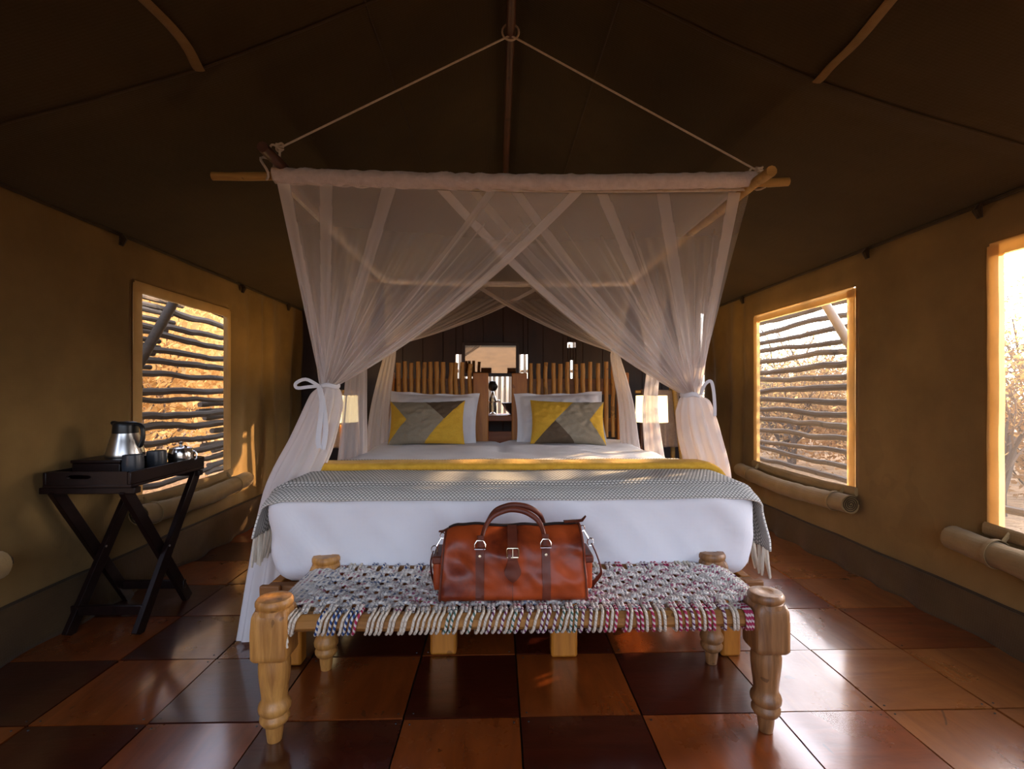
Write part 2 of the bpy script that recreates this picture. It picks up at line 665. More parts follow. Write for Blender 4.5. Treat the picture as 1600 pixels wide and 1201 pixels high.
def roof_pt(x, y):
    t = abs(x - XC) / 1.9
    sag = .012 * nz(x * 1.3, y * 1.1, 3) + .010 * math.sin(y * 2.6 + x) * math.sin(math.pi * min(1, t))
    d = (y - 1.60)
    crease = .018 * math.exp(-(d / .05) ** 2) * min(1, t * 2)
    return Vector((x, y, roof_z(x) + sag * min(1, t * 3) - crease))


m = MB()
m.grid(84, 130, lambda u, v: roof_pt(lerp(XL - .12, XR + .12, u), lerp(YF, YB + .1, v)))
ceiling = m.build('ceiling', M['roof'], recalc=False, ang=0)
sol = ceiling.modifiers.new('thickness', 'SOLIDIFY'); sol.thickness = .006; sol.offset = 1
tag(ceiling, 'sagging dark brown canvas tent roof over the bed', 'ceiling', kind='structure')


def strip_on_roof(name, pts, wd, mat_, lift=.004, r=None):
    m = MB()
    path = spline(pts, max(10, len(pts) * 8))
    path = [roof_pt(p[0], p[1]) - Vector((0, 0, lift)) for p in path]
    m.tube(path, wd, 8, sq=(.28, 1), up=(0, 0, 1))
    return m.build(name, mat_, ceiling)


strip_on_roof('seam', [(x, 1.60, 0) for x in [XL + .02 + i * .2 for i in range(10)]], .006, M['trim'], .002)
strip_on_roof('seam', [(x, 1.60, 0) for x in [.1 + i * .21 for i in range(10)]], .006, M['trim'], .002)
for x in (-.42, .40):
    strip_on_roof('seam', [(x, -1.5, 0), (x, 1.6, 0), (x * .96, YB, 0)], .004, M['trim'], .001)
for x in (-.94, 1.04, -.30, .44):
    strip_on_roof('webbing_strap', [(x, 1.60, 0), (x + .01, 1.45, 0), (x - .008, 1.2, 0), (x + .012, .9, 0), (x, .3, 0), (x, -.8, 0)], .017 if abs(x) > .6 else .012, M['strap'], .005)

m = MB()
m.tube([(XC - .01, YF, 2.43), (XC, 2.0, 2.425), (XC + .0, YB, 2.42)], .019, 10)
o = m.build('ridge_pole', M['redpole'])
tag(o, 'dark reddish ridge pole running under the roof peak', 'pole', kind='structure')
m = MB()
m.tube([(XC + .033 * math.cos(a), 1.98, 2.427 + .033 * math.sin(a)) for a in [k * math.pi / 10 for k in range(20)]], .004, 6, closed=True)
ring = m.build('rope_ring', M['rope_white'], o)

WIN = {  # number: (side, y0, y1, z0, z1)
    1: ('left', 2.58, 3.48, .46, 1.555),
    2: ('right', 2.72, 3.80, .46, 1.575),
    3: ('right', .86, 1.955, .46, 1.585),
    4: ('left', .70, 1.725, .46, 1.555),
}
HEM = .055


def wall(side):
    X = XL if side == 'left' else XR
    sg = 1 if side == 'left' else -1
    wins = [q for q in WIN.values() if q[0] == side]
    ys = sorted({WALL_F, YB} | {q[1] for q in wins} | {q[2] for q in wins})
    z0, z1 = wins[0][3], wins[0][4]
    z1 = max(q[4] for q in wins)
    zs = [0.0, z0, z1, ZE + .03]
    Y, Z = [], []
    for a, b in zip(ys, ys[1:]):
        n = max(2, int((b - a) / .035))
        Y += [lerp(a, b, i / n) for i in range(n)]
    Y.append(ys[-1])
    for a, b in zip(zs, zs[1:]):
        n = max(2, int((b - a) / .06))
        Z += [lerp(a, b, i / n) for i in range(n)]
    Z.append(zs[-1])

    def dx(y, z):
        d = 1.
        for q in wins:
            ey = max(q[1] - y, y - q[2], 0)
            ez = max(q[3] - z, z - q[4], 0)
            d = min(d, math.hypot(ey, ez) / .25)
        d = min(d, (ZE + .03 - z) / .1)
        d = max(0, d)
        f = .016 * nz(y * 2.2 + z * 1.1, z * .8, 5) + .010 * nz(y * 6 - z * 2.4, z * .7, 9) + .004 * nz(y * 15 + z * 9, z * 2, 4)
        if y > 3.45:
            k = min(1, (y - 3.45) / .4)
            f += k * .016 * math.sin(y * 23 + 1.5 * nz(z, 2) + nz(y * 3, z) * 3)
        return X + sg * f * d
    m = MB()
    W = len(Z)
    for y in Y:
        for z in Z: m.v.append(Vector((dx(y, z), y, z)))
    for i in range(len(Y) - 1):
        for j in range(len(Z) - 1):
            yc, zc = (Y[i] + Y[i + 1]) / 2, (Z[j] + Z[j + 1]) / 2
            if any(q[1] < yc < q[2] and q[3] < zc < q[4] for q in wins): continue
            a = i * W + j
            m.face([a, a + 1, a + W + 1, a + W])
    o = m.build('wall_' + side, M['wall'], recalc=False, ang=0)
    s = o.modifiers.new('thickness', 'SOLIDIFY'); s.thickness = .006; s.offset = 0
    tag(o, 'tan canvas side wall of the tent on the %s with window openings' % side, 'wall', kind='structure')
    # flap at the foot of the wall
    h = .165 if side == 'right' else .20
    m = MB()

    def fl(u, v):
        y = lerp(WALL_F, YB, u)
        z = lerp(h, -.002, v)
        wv = .022 * v * nz(y * 5, v * .5, 2) + .012 * math.sin(y * 21 + 3 * nz(y * 2)) * v
        return Vector((X + sg * (.012 + .030 * v + wv), y, z + (.0 if v > .99 else .006 * nz(y * 3, 7))))
    m.grid(150, 8, fl)
    b = m.build('baseboard_' + side, M['flap'], recalc=False, ang=0)
    s = b.modifiers.new('thickness', 'SOLIDIFY'); s.thickness = .004
    tag(b, 'dark brown canvas mud flap along the foot of the %s wall' % side, 'skirting', kind='structure')
    m = MB()
    m.tube([(X + sg * .014, lerp(WALL_F, YB, i / 40), h + .006 * nz(lerp(WALL_F, YB, i / 40) * 3, 7)) for i in range(41)], .007, 6)
    m.build('seam', M['trim'], b)
    # eave trim with toggles
    m = MB()
    m.tube([(X + sg * .012, lerp(YF, YB, i / 30), ZE - .004 + .004 * nz(i * .7)) for i in range(31)], .009, 6)
    t = m.build('trim_1' if side == 'left' else 'trim_2', M['trim'])
    tag(t, 'dark cord edging where roof meets the %s wall' % side, 'edging', kind='structure')
    for y in ([1.0, 1.8, 2.47, 3.62, 4.4] if side == 'left' else [.9, 1.98, 2.6, 3.95, 4.5]):
        m = MB()
        m.tube([(X + sg * .024, y, ZE - .005), (X + sg * .034, y + .004, ZE - .03), (X + sg * .026, y, ZE - .062)], [.009, .017, .010], 8)
        m.build('toggle', M['trim'], t)


wall('left')
wall('right')


def window(num):
    side, y0, y1, z0, z1 = WIN[num]
    X = XL if side == 'left' else XR
    sg = 1 if side == 'left' else -1
    where = {1: 'left wall beside the tray stand', 2: 'right wall beyond the bed', 3: 'right wall at the photo edge', 4: 'left wall nearest the entrance'}[num]
    t = thing('window_%d' % num, (X, (y0 + y1) / 2, z0), 'open canvas window with tan hem in the ' + where, 'window', kind='structure')
    h = HEM
    xa, xb = sorted((X - sg * .012, X + sg * .012))

    def strip(y0_, y1_, z0_, z1_, k):
        n = 22
        m = MB()
        for side_x in (xa, xb):
            m.grid(n, 2, lambda u, v: (side_x + .003 * nz(u * 6, k * 5), lerp(y0_, y1_, u) if y1_ - y0_ > z1_ - z0_ else lerp(y0_, y1_, v) + .004 * nz(u * 5, k),
                                       lerp(z0_, z1_, v) + .003 * nz(u * 5, k) if y1_ - y0_ > z1_ - z0_ else lerp(z0_, z1_, u)))
        return m.build('hem', M['hem'], t, recalc=False)
    strip(y0 - .01, y0 + h, z0, z1, 1)
    strip(y1 - h * .7, y1 + .01, z0, z1, 2)
    strip(y0, y1, z1 - h * .8, z1 + .01, 3)
    # sill: folded cloth edge
    m = MB()
    m.tube([(X + sg * .012, lerp(y0 - .02, y1 + .02, i / 20), z0 - .012 - .016 * math.sin(math.pi * i / 20)) for i in range(21)], .020, 8, sq=(1.3, .6))
    m.build('sill', M['roll'], t)
    m = MB()
    m.grid(4, 4, lambda u, v: (X - sg * .004, lerp(y0, y1, u), lerp(z0, z1, v)))
    m.build('insect_screen', M['gauze'], t, recalc=False)
    # rolled blind below
    n = 40
    ya, yb = y0 - .06, y1 + .10
    path = [(X + sg * .075, lerp(ya, yb, i / n), z0 - .072 - .028 * math.sin(math.pi * i / n) + .004 * nz(i * .4, num)) for i in range(n + 1)]
    rr = [.050 + .004 * nz(i * .35, num * 3) for i in range(n + 1)]
    m = MB()
    m.tube(path, rr, 18, ripple=lambda a, q: 1 + .035 * math.sin(3 * a + 5 * q) + .03 * nz(math.cos(a) * 2, math.sin(a) * 2, q * 9))
    b = m.build('rolled_blind', M['roll'], t)
    for e, sgn in ((0, -1), (n, 1)):       # spiral of cloth layers in the open ends
        m = MB()
        c = Vector(path[e])
        sp = []
        for k in range(60):
            a = k * .42
            r_ = .046 * (1 - k / 66)
            sp.append(c + Vector((r_ * math.cos(a) * (1 + .12 * nz(k * .5)), sgn * (.004 + .003 * nz(k * .7, 3)), r_ * math.sin(a))))
        m.tube(sp, .0032, 5)
        m.build('roll_end', M['trim'] if side == 'left' else M['flap'], b)
    for f in (.12, .86):
        m = MB()
        k = int(f * n)
        c = Vector(path[k])
        m.tube([c + Vector((.056 * math.cos(a), 0, .056 * math.sin(a))) for a in [q * math.pi / 9 for q in range(18)]], .010, 6, closed=True, sq=(.22, 1), up=None)
        m.tube([c + Vector((-sg * .03, 0, .048)), (X + sg * .02, path[k][1], z0 - .005)], .010, 6, sq=(1, .25))
        m.build('tie_strap', M['roll'], b)


for k in (1, 2, 3, 4): window(k)

# ------------------------------------------------------------------ floor
m = MB().box(XL - .02, XR + .02, YF, YB + .1, -.10, -.022)
floor = m.build('floor', M['trim'], smooth=False, loc=(0, 0, 0))
tag(floor, 'polished reddish wooden panel floor', 'floor', kind='structure')
xs = [XL - .02, -1.41, -1.055, -.702, -.289, .068, .446, .868, 1.21, 1.57, XR + .02]
ys = [1.535 + .367 * k for k in range(-8, 9)]
ys[-1] = YB + .05
for j in range(len(ys) - 1):
    for i in range(len(xs) - 1):
        dark = (i + j) % 2 == (0 if True else 1)
        edge = i <= 2 or i >= 7
        if edge:
            kind = 'tile_mid' if (dark or random.random() < .35) else 'tile_light'
            if i <= 2: kind = 'tile_dark' if dark and random.random() < .7 else 'tile_mid'
        if ys[j] < -.2: kind = 'tile_dark'
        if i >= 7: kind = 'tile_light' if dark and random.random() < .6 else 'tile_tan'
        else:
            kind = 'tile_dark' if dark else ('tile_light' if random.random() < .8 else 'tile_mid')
        g = .0022 + random.random() * .0018
        jit = lambda: random.uniform(-.004, .004)
        dz = random.uniform(-.0022, .0012)
        x0, x1, y0, y1 = xs[i] + g, xs[i + 1] - g, ys[j] + g, ys[j + 1] - g
        m = MB()
        tl = [random.uniform(-.0018, .0012) for _ in range(4)]
        sub = 10
        c = ((x0 + x1) / 2, (y0 + y1) / 2, 0)

        def top(u, v):
            z = lerp(lerp(tl[0], tl[1], u), lerp(tl[2], tl[3], u), v) + .0016 * math.sin(math.pi * u) * math.sin(math.pi * v) * (1 if i % 2 else -1)
            return Vector((lerp(x0, x1, u) - c[0] + (.0016 * nz(v * 9, i, j) if u in (0, 1) else 0), lerp(y0, y1, v) - c[1] + (.0016 * nz(u * 9, i, j + 5) if v in (0, 1) else 0), z))
        m.grid(6, 6, top)
        rim = [a for a in range(7)] + [7 * b + 6 for b in range(1, 7)] + [42 + a for a in range(5, -1, -1)] + [7 * b for b in range(5, 0, -1)]
        b0 = len(m.v)
        for q in rim: m.v.append(m.v[q] * 1.0 + Vector((0, 0, -.022)))
        for k in range(len(rim)):
            k2 = (k + 1) % len(rim)
            m.face([rim[k], b0 + k, b0 + k2, rim[k2]])
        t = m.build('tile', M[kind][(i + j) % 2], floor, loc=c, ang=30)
        if 1.3 < (y0 + y1) / 2 < 2.6:                # nail heads at the corners
            m = MB()
            for (ax, ay) in ((x0 + .02, y0 + .02), (x1 - .02, y0 + .02), (x1 - .02, y1 - .02), (x0 + .02, y1 - .02)):
                if random.random() < .7:
                    m.lathe([(.0001, .0016), (.0028, .0016), (.0034, .0)], (ax + jit() - c[0], ay + jit() - c[1], .0), 7)
            if m.v: m.build('nail', M['black'], t, loc=c)

m = MB()  # dark boards added out of view, they keep ground bounce off the ceiling
for k in range(26):
    y = YF - .02 - k * .16
    m.box(XL - 1.6, XR + 1.6, y - .155, y, -.06, -.012)
dk = m.build('blocker', M['darkboard'], smooth=False)
tag(dk, 'unseen dark board deck before the tent entrance', 'blocker', kind='structure')

# ------------------------------------------------------------------ back wall with the wash place behind the bed
c = 4.72
ox0, ox1 = pt(712, 600, c).x, pt(825, 600, c).x
oz0, oz1 = 1 + (612 - 652) / F * c, 1 + (612 - 553) / F * c
m = MB().box(XL, XR, YB + .03, YB + .05, -.02, .02)
wb = m.build('wall_back', M['darkboard'], loc=(0, 0, 0))
tag(wb, 'dark reddish board partition behind the headboards', 'wall', kind='structure')
holes = [(ox0, ox1, oz0, oz1)]
for (pxa, pxb, pya, pyb) in ((888, 901, 534, 542), (892, 897, 562, 592)):
    p, q = pt(pxa, pyb, c), pt(pxb, pya, c)
    holes.append((p.x, q.x, p.z, q.z))
edges = [XL]
while edges[-1] < XR - .05: edges.append(min(XR, edges[-1] + .19))
for a, b in zip(edges, edges[1:]):
    cuts = sorted({a, b} | {x for h in holes for x in h[:2] if a < x < b})
    for p, q in zip(cuts, cuts[1:]):
        zt = max(roof_z(p), roof_z(q)) + .01
        zs = [0.]
        for h in sorted(holes, key=lambda h: h[2]):
            if h[0] <= (p + q) / 2 <= h[1]: zs += [h[2], h[3]]
        zs.append(zt)
        dz = random.uniform(0, .008)
        for z0, z1 in zip(zs[::2], zs[1::2]):
            m = MB().box(p - .0003, q + .0003, YB - dz, YB + .025, z0, z1)
            m.build('board', M['darkboard'], wb, smooth=False, bevel=.004, seg=1)
mir = thing('mirror', (pt(766, 562, 4.55).x, 4.62, 1.15), 'framed mirror hanging above the washstand behind the headboards', 'mirror')
a, b = pt(727, 583, 4.62), pt(806, 540, 4.62)
m = MB().box(a.x, b.x, 4.605, 4.61, a.z, b.z)
for q in m.v: q.y -= (q.z - a.z) * .07 - .015
m.build('glass', M['mirror'], mir, smooth=False)
fr = .03
for (q0, q1, z0, z1) in ((a.x - fr, a.x, a.z - fr, b.z + fr), (b.x, b.x + fr, a.z - fr, b.z + fr), (a.x, b.x, a.z - fr, a.z), (a.x, b.x, b.z, b.z + fr)):
    MB().box(q0, q1, 4.60, 4.64, z0, z1).build('frame_bar', M['darkboard'], mir, smooth=False, bevel=.003)
for x in (a.x - .015, b.x + .015):
    MB().box(x - .012, x + .012, 4.64, YB + .0, a.z + .05, a.z + .09).build('bracket', M['darkboard'], mir, smooth=False)

van = thing('washstand', (.08, 4.5, 0), 'reddish wooden washstand behind the gap between headboards', 'washstand')
vz = 1 + (612 - 648) / F * 4.4
MB().box(-.55, .75, 4.30, 4.72, vz - .05, vz).build('counter', M['vanity'], van, bevel=.006)
for x in (-.50, .64):
    for y in (4.33, 4.66): MB().box(x, x + .06, y, y + .06, 0, vz - .05).build('leg', M['vanity'], van, bevel=.004)
for k in range(3):
    z = vz - .14 - k * .115
    MB().box(-.44, .64, 4.335, 4.36, z - .10, z).build('panel_board', M['vanity'], van, bevel=.004)
# tap, bottle, bowl
p = pt(770, 640, 4.45)
tp = thing('tap', (p.x, 4.5, vz), 'chrome curved tap standing on the washstand', 'tap')
m = MB()
m.tube(spline([(p.x, 4.5, vz), (p.x, 4.5, vz + .16), (p.x + .0, 4.47, vz + .2), (p.x, 4.42, vz + .19), (p.x, 4.41, vz + .15)], 24), .012, 10)
m.lathe([(.0, .0), (.028, .0), (.028, .008), (.014, .02)], (p.x, 4.5, vz), 16)
m.build('spout', M['chrome'], tp)
for s in (-1, 1):
    m = MB()
    m.tube([(p.x, 4.5, vz + .11), (p.x + s * .05, 4.49, vz + .12)], .007, 8)
    m.lathe([(0, -.014), (.013, -.01), (.015, 0), (.013, .01), (0, .014)], (p.x + s * .055, 4.49, vz + .12), 12)
    m.build('handle', M['chrome'], tp)
pb = pt(770, 618, 4.6)
bt = thing('soap_bottle', (pb.x, 4.58, vz), 'dark round-topped bottle behind the chrome tap', 'bottle')
m = MB().lathe([(0, 0), (.035, 0), (.037, .02), (.037, .13), (.022, .17), (.014, .19), (.014, .21)], (pb.x, 4.58, vz), 20)
m.build('body', M['mug'], bt)
m = MB().lathe([(0, .205), (.03, .215), (.047, .245), (.047, .27), (.03, .30), (0, .305)], (pb.x, 4.58, vz), 18)
m.build('stopper', M['black'], bt)
p = pt(797, 640, 4.5)
bo = MB().lathe([(0, .0), (.05, .0), (.06, .01), (.10, .05), (.125, .095), (.13, .105), (.12, .10), (.09, .05), (.05, .02), (0, .018)], (p.x + .05, 4.5, vz), 28).build('wash_bowl', M['porcelain'])
tag(bo, 'dark round wash bowl on the washstand right of the tap', 'bowl')

# reed screen outside, seen through the opening
rs = thing('reed_screen', (.08, 6.0, -.1), 'pale upright reed pole screen in daylight behind the washstand', 'screen')
for k in range(46):
    x = -1.3 + k * .06 + random.uniform(-.008, .008)
    m = MB()
    r0 = random.uniform(.019, .026)
    hh = 1.62 + random.uniform(-.06, .1)
    m.tube([(x, 6.0 + random.uniform(-.012, .012), -.35), (x + random.uniform(-.006, .006), 6.0, .7), (x + random.uniform(-.01, .01), 6.0, hh)], [r0, r0 * .96, r0 * .8], 7)
    m.build('pole', M['reed'], rs)
for z in (.35, 1.25):
    MB().tube([(-1.35, 6.03, z), (1.5, 6.03, z)], .02, 7).build('rail', M['reed'], rs)

# ------------------------------------------------------------------ outside: ground, pole screens, bushes
GZ = -.35
m = MB()
m.grid(60, 60, lambda u, v: (lerp(-45, 45, u), lerp(-30, 60, v), GZ + .10 * nz(u * 40, v * 40) + 9 * max(0, min(1, (-lerp(-45, 45, u) - 7) / 16)) ** 1.3))
g = m.build('ground', M['ground'], recalc=False, ang=0)
tag(g, 'dry golden ground around the tent', 'ground', kind='structure')


def pole_mesh(y0, y1, x, z, r0, slope, amp, seed):
    n = 26
    path, rr = [], []
    for i in range(n + 1):
        q = i / n
        path.append((x + .014 * nz(q * 5, seed, 2), lerp(y0, y1, q), z + slope * (q - .5) + amp * nz(q * 4.2, seed) + amp * .4 * nz(q * 11, seed, 4)))
        rr.append(r0 * (1 + .16 * nz(q * 7, seed, 8)) * (1 - .12 * q))
    return MB().tube(path, rr, 8)


def pole_screen(side):
    sg = -1 if side == 'left' else 1
    X = (XL if side == 'left' else XR) + sg * .42
    t = thing('pole_screen', (X, 3.4, GZ), {'left': 'weathered horizontal pole screen outside the left window', 'right': 'weathered horizontal pole screen outside the right window'}[side], 'screen')
    n = 20
    for k in range(n):
        z = .05 + k * .0875 + random.uniform(-.010, .010)
        r0 = random.uniform(.019, .026)
        y0, y1 = (3.10, 4.9) if side == 'left' else (2.9, 5.0)
        y0 += random.uniform(-.03, .12) + (max(0, (z - 1.0)) * .62 if side == 'left' else 0)
        y1 += random.uniform(-.12, .06) - (.62 if (side == 'left' and z < .72) else 0)
        pole_mesh(y0, y1, X, z, r0, random.uniform(-.05, .05), .022, k * 3.1 + (0 if side == 'left' else 50)).build('pole', M['fence'], t)
    if side == 'left':
        for k in range(21):                 # the darker, closer set panels that meet it at both ends
            z = .90 + k * .046 + random.uniform(-.006, .006)
            pole_mesh(1.0, 3.26 + random.uniform(-.05, .08) + max(0, z - .95) * .70, X - .10, z, random.uniform(.018, .024), random.uniform(-.02, .02), .010, 90 + k).build('pole', M['fence'], t)
        for k in range(17):
            z = .02 + k * .055
            pole_mesh(4.12 + random.uniform(-.10, .12) - k * .005, 5.4, X - .08, z, random.uniform(.018, .024), 0, .010, 140 + k).build('pole', M['fence'], t)
    else:
        for k in range(3):
            pole_mesh(.2, 2.9, X + .02, .10 + k * .17, random.uniform(.018, .024), .02, .02, 170 + k).build('pole', M['fence'], t)
    ys = (3.05, 5.2) if side == 'left' else (2.75, 4.9)
    for y in ys:
        m = MB().tube([(X + sg * .05, y, GZ - .05), (X + sg * .05, y + .01, 1.0), (X + sg * .05, y, 1.9)], .035, 9)
        m.build('post', M['fence'], t)
    return X


pole_screen('left')
pole_screen('right')
for side, a, b in (('left', (277, 462, 3.02), (205, 600, 2.58)), ('right', (1282, 462, 3.13), (1345, 575, 2.84))):
    sg = -1 if side == 'left' else 1
    p, q = pt(*a), pt(*b)
    X = (XL if side == 'left' else XR) + sg * .15
    # slanting stay pole between wall and screen
    p = p.lerp(p, 1); s1 = X / p.x; s2 = X / q.x
    P = Vector((X, p.y * s1, 1 + (p.z - 1) * s1)); Q = Vector((X + sg * .02, q.y * s2, 1 + (q.z - 1) * s2))
    d = Q - P
    m = MB().tube([P - d * .5, P, Q, Q + d * ((GZ - Q.z) / d.z)], [.026, .027, .028, .030], 10)
    o = m.build('stay_pole', M['paint'] if side == 'right' else M['fence'])
    tag(o, 'pale slanting stay pole behind the %s window opening' % side, 'pole')


def branchy(base, height, spread, seed, depth=5, r0=.05):
    rnd = random.Random(seed)
    trunk, twigs, tips = MB(), MB(), []

    def grow(p, d, L, r, lev):
        n = 4
        path = [p.copy()]
        for i in range(n):
            d = (d + Vector((rnd.uniform(-.32, .32), rnd.uniform(-.32, .32), rnd.uniform(-.16, .24)))).normalized()
            p = p + d * L / n
            path.append(p.copy())
        rr = [lerp(r, r * .6, i / n) for i in range(n + 1)]
        (trunk if lev < 2 else twigs).tube(path, rr, 6 if lev < 2 else 3, cap=False)
        if lev >= depth:
            tips.append(p.copy())
            return
        for _ in range(rnd.choice((2, 3, 3, 4))):
            i = rnd.randint(1, n)
            a = (d + Vector((rnd.uniform(-1, 1), rnd.uniform(-1, 1), rnd.uniform(-.5, .75))) * spread).normalized()
            grow(path[i], a, L * rnd.uniform(.62, .85), rr[i] * .62, lev + 1)
    for _ in range(3):
        grow(Vector(base), Vector((rnd.uniform(-.4, .4), rnd.uniform(-.4, .4), 1)).normalized(), height * .36, r0, 0)
    return trunk, twigs, tips


def leaves(tips, n, size, rnd, spread=.35):
    m = MB()
    for _ in range(n):
        p = rnd.choice(tips) + Vector((rnd.gauss(0, spread), rnd.gauss(0, spread), rnd.gauss(0, spread * .8)))
        if p.z < GZ: p.z = GZ + rnd.random() * .5
        a = Vector((rnd.gauss(0, 1), rnd.gauss(0, 1), rnd.gauss(0, 1))).normalized() * size * rnd.uniform(.6, 1.3)
        b = a.orthogonal().normalized() * size * rnd.uniform(.3, .6)
        k = len(m.v)
        m.v += [p - a, p + b, p + a, p - b]
        m.face([k, k + 1, k + 2, k + 3])
    return m


def bush(x, y, h, seed, name, label, cat, group, leaf=None, nleaf=0, lsize=.03, depth=5, r0=.05, spread=.8, lspread=.35):
    t = thing(name, (x, y, GZ), label, cat, group)
    tr, tw, tips = branchy((x, y, GZ - .05), h, spread, seed, depth, r0 * min(1, h / 3.4))
    tr.build('trunk', M['bark'], t, recalc=False)
    tag(tw.build('twigs', M['twig'], t, recalc=False), kind='stuff')
    if leaf: tag(leaves(tips, nleaf, lsize, random.Random(seed + 1), lspread).build('foliage', leaf, t, smooth=False, recalc=False), kind='stuff')


# left: thick golden scrub right behind the poles
k = 0
for (x, y, h) in ((-5.0, 7.2, 3.6), (-5.9, 9.3, 4.2), (-4.3, 5.9, 3.2), (-6.8, 8.7, 4.6), (-6.2, 10.9, 5.0), (-7.8, 11.5, 5.2)):
    bush(x, y, h, 300 + k, 'golden_scrub', 'golden dry leafy scrub seen through the poles of the left window', 'shrub', 'golden scrub outside the left window', M['leaf_gold'], 13000, .042, 4, .04, .9, .45)
    k += 1
# right: low rust-coloured scrub between the thorn trees
for k, (x, y, h) in enumerate(((6.4, 8.9, 1.5), (7.9, 11.6, 1.8), (9.4, 14.4, 2.0), (10.6, 17.8, 2.4), (8.9, 16.6, 2.0), (12.4, 22.0, 2.8), (7.0, 6.3, 1.6), (9.6, 8.9, 2.0))):
    bush(x, y, h, 340 + k, 'rusty_scrub', 'low rust and straw coloured scrub under the thorn trees, right side', 'shrub', 'rusty scrub outside the right windows', M['leaf_rust'], 3600, .05, 4, .03, 1.0, .6)
# right: bare thorn trees against the bright sky
k = 0
for (x, y, h) in ((5.4, 9.0, 2.7), (7.4, 13.6, 3.7), (8.6, 12.6, 3.5), (9.6, 16.2, 6.2), (12.6, 19.0, 7.0), (6.2, 11.6, 2.6), (11.6, 21.0, 7.6), (15.0, 23.8, 5.6), (5.9, 10.2, 2.9), (14.4, 26.5, 6.0)):
    bush(x, y, h, 400 + k, 'thorn_tree', 'bare twiggy thorn tree seen through the poles of the right window', 'tree', 'thorn trees outside the right window', M['leaf_green'] if k % 2 else M['leaf_gold'], 1500, .035, 5, .07, .85)
    k += 1
for (x, y, h) in ((5.6, 5.4, 2.9), (8.2, 7.4, 3.6), (10.6, 9.8, 5.6), (13.5, 12.1, 7.0)):
    bush(x, y, h, 400 + k, 'thorn_tree', 'bare twiggy thorn tree seen through the window at the right photo edge', 'tree', 'thorn trees outside the rightmost window', M['leaf_green'] if k % 2 else M['leaf_gold'], 2200, .035, 5, .06, .85)
    k += 1

# ------------------------------------------------------------------ bed: two frames side by side
BX0, BX1, BY0, BY1, BZ0, BZ1 = -.845, .972, 1.83, 3.70, .285, .645
HY = 3.74


def twin(x0, x1, which):
    t = thing('twin_bed', ((x0 + x1) / 2, 2.8, 0), 'honey brown %s bed frame with a headboard of upright stakes' % which, 'bed')
    left = which == 'left'
    # front legs
    for x, y, wd in (((x0 + .10, 1.87, .075) if left else (x1 - .10, 1.89, .075)), ((x1 - .14, 1.93, .10) if left else (x0 + .15, 1.90, .10))):
        MB().box(x - wd / 2, x + wd / 2, y - .03, y + .03, 0, .235).build('leg', M['bed_wood'], t, bevel=.010, smooth=True)
    for x in (x0 + .06, x1 - .06):
        MB().box(x - .04, x + .04, 3.60, 3.68, 0, .235).build('leg', M['bed_wood'], t, bevel=.006)
    MB().box(x0, x1, 1.86, 1.91, .205, .285).build('end_rail', M['bed_wood_x'], t, bevel=.006)
    for x in (x0, x1 - .04):
        MB().box(x, x + .04, 1.912, 3.70, .19, .285).build('side_rail', M['bed_wood'], t, bevel=.005)
    for k in range(8):
        y = 2.0 + k * .22
        MB().box(x0 + .04, x1 - .04, y, y + .08, .245, .262).build('slat', M['bed_wood_x'], t, smooth=False)
    # corner block with a bolt at the outer corner
    xa = x0 - .012 if left else x1 - .062
    b = MB().box(xa, xa + .074, 1.835, 1.858, .20, .295).build('corner_block', M['bed_wood_x'], t, bevel=.006)
    xc = xa + (.02 if left else .054)
    m = MB().lathe([(0, .004), (.007, .003), (.009, 0)], (0, 0, 0), 12)
    m.v = [Vector((xc + p.x, 1.835 - p.z, .255 + p.y)) for p in m.v]
    m.build('bolt', M['steel'], b)
    # headboard
    hb = MB().box(x0 + .03, x1 - .03, HY + .02, HY + .055, .98, 1.10).build('headboard', M['bed_wood_x'], t, bevel=.004)
    MB().box(x0 + .03, x1 - .03, HY + .02, HY + .055, .70, .80).build('rail', M['bed_wood_x'], hb, bevel=.004)
    ox, ix = (x0 + .045, x1 - .06) if left else (x1 - .045, x0 + .06)
    for x, wd in ((ox, .085), (ix, .115)):
        MB().box(x - wd / 2, x + wd / 2, HY - .03, HY + .02, 0, 1.142 + random.uniform(-.004, .004)).build('post', M['bed_wood'], hb, bevel=.006)
    a, b_ = (ox + .07, ix - .085) if left else (ix + .085, ox - .07)
    n = 12
    for k in range(n):
        x = lerp(a, b_, k / (n - 1)) + random.uniform(-.006, .006)
        r0 = random.uniform(.0150, .0185)
        top = 1.218 + random.uniform(-.010, .010)
        sd = random.random() * 50
        path = [(x + .008 * nz(i * .6, sd), HY + .0 + .004 * nz(i, sd, 3), lerp(.66, top, i / 8)) for i in range(9)]
        rr = [r0 * (1 + .07 * nz(i * .8, sd, 7)) for i in range(9)]
        rr[-1] *= .93
        MB().tube(path, rr, 10).build('stake', M['stake'], hb, ang=50)
    return t


MIDL, MIDR = -.068, .100
twin(BX0 - .01, MIDL, 'left')
twin(MIDR, BX1 + .01, 'right')


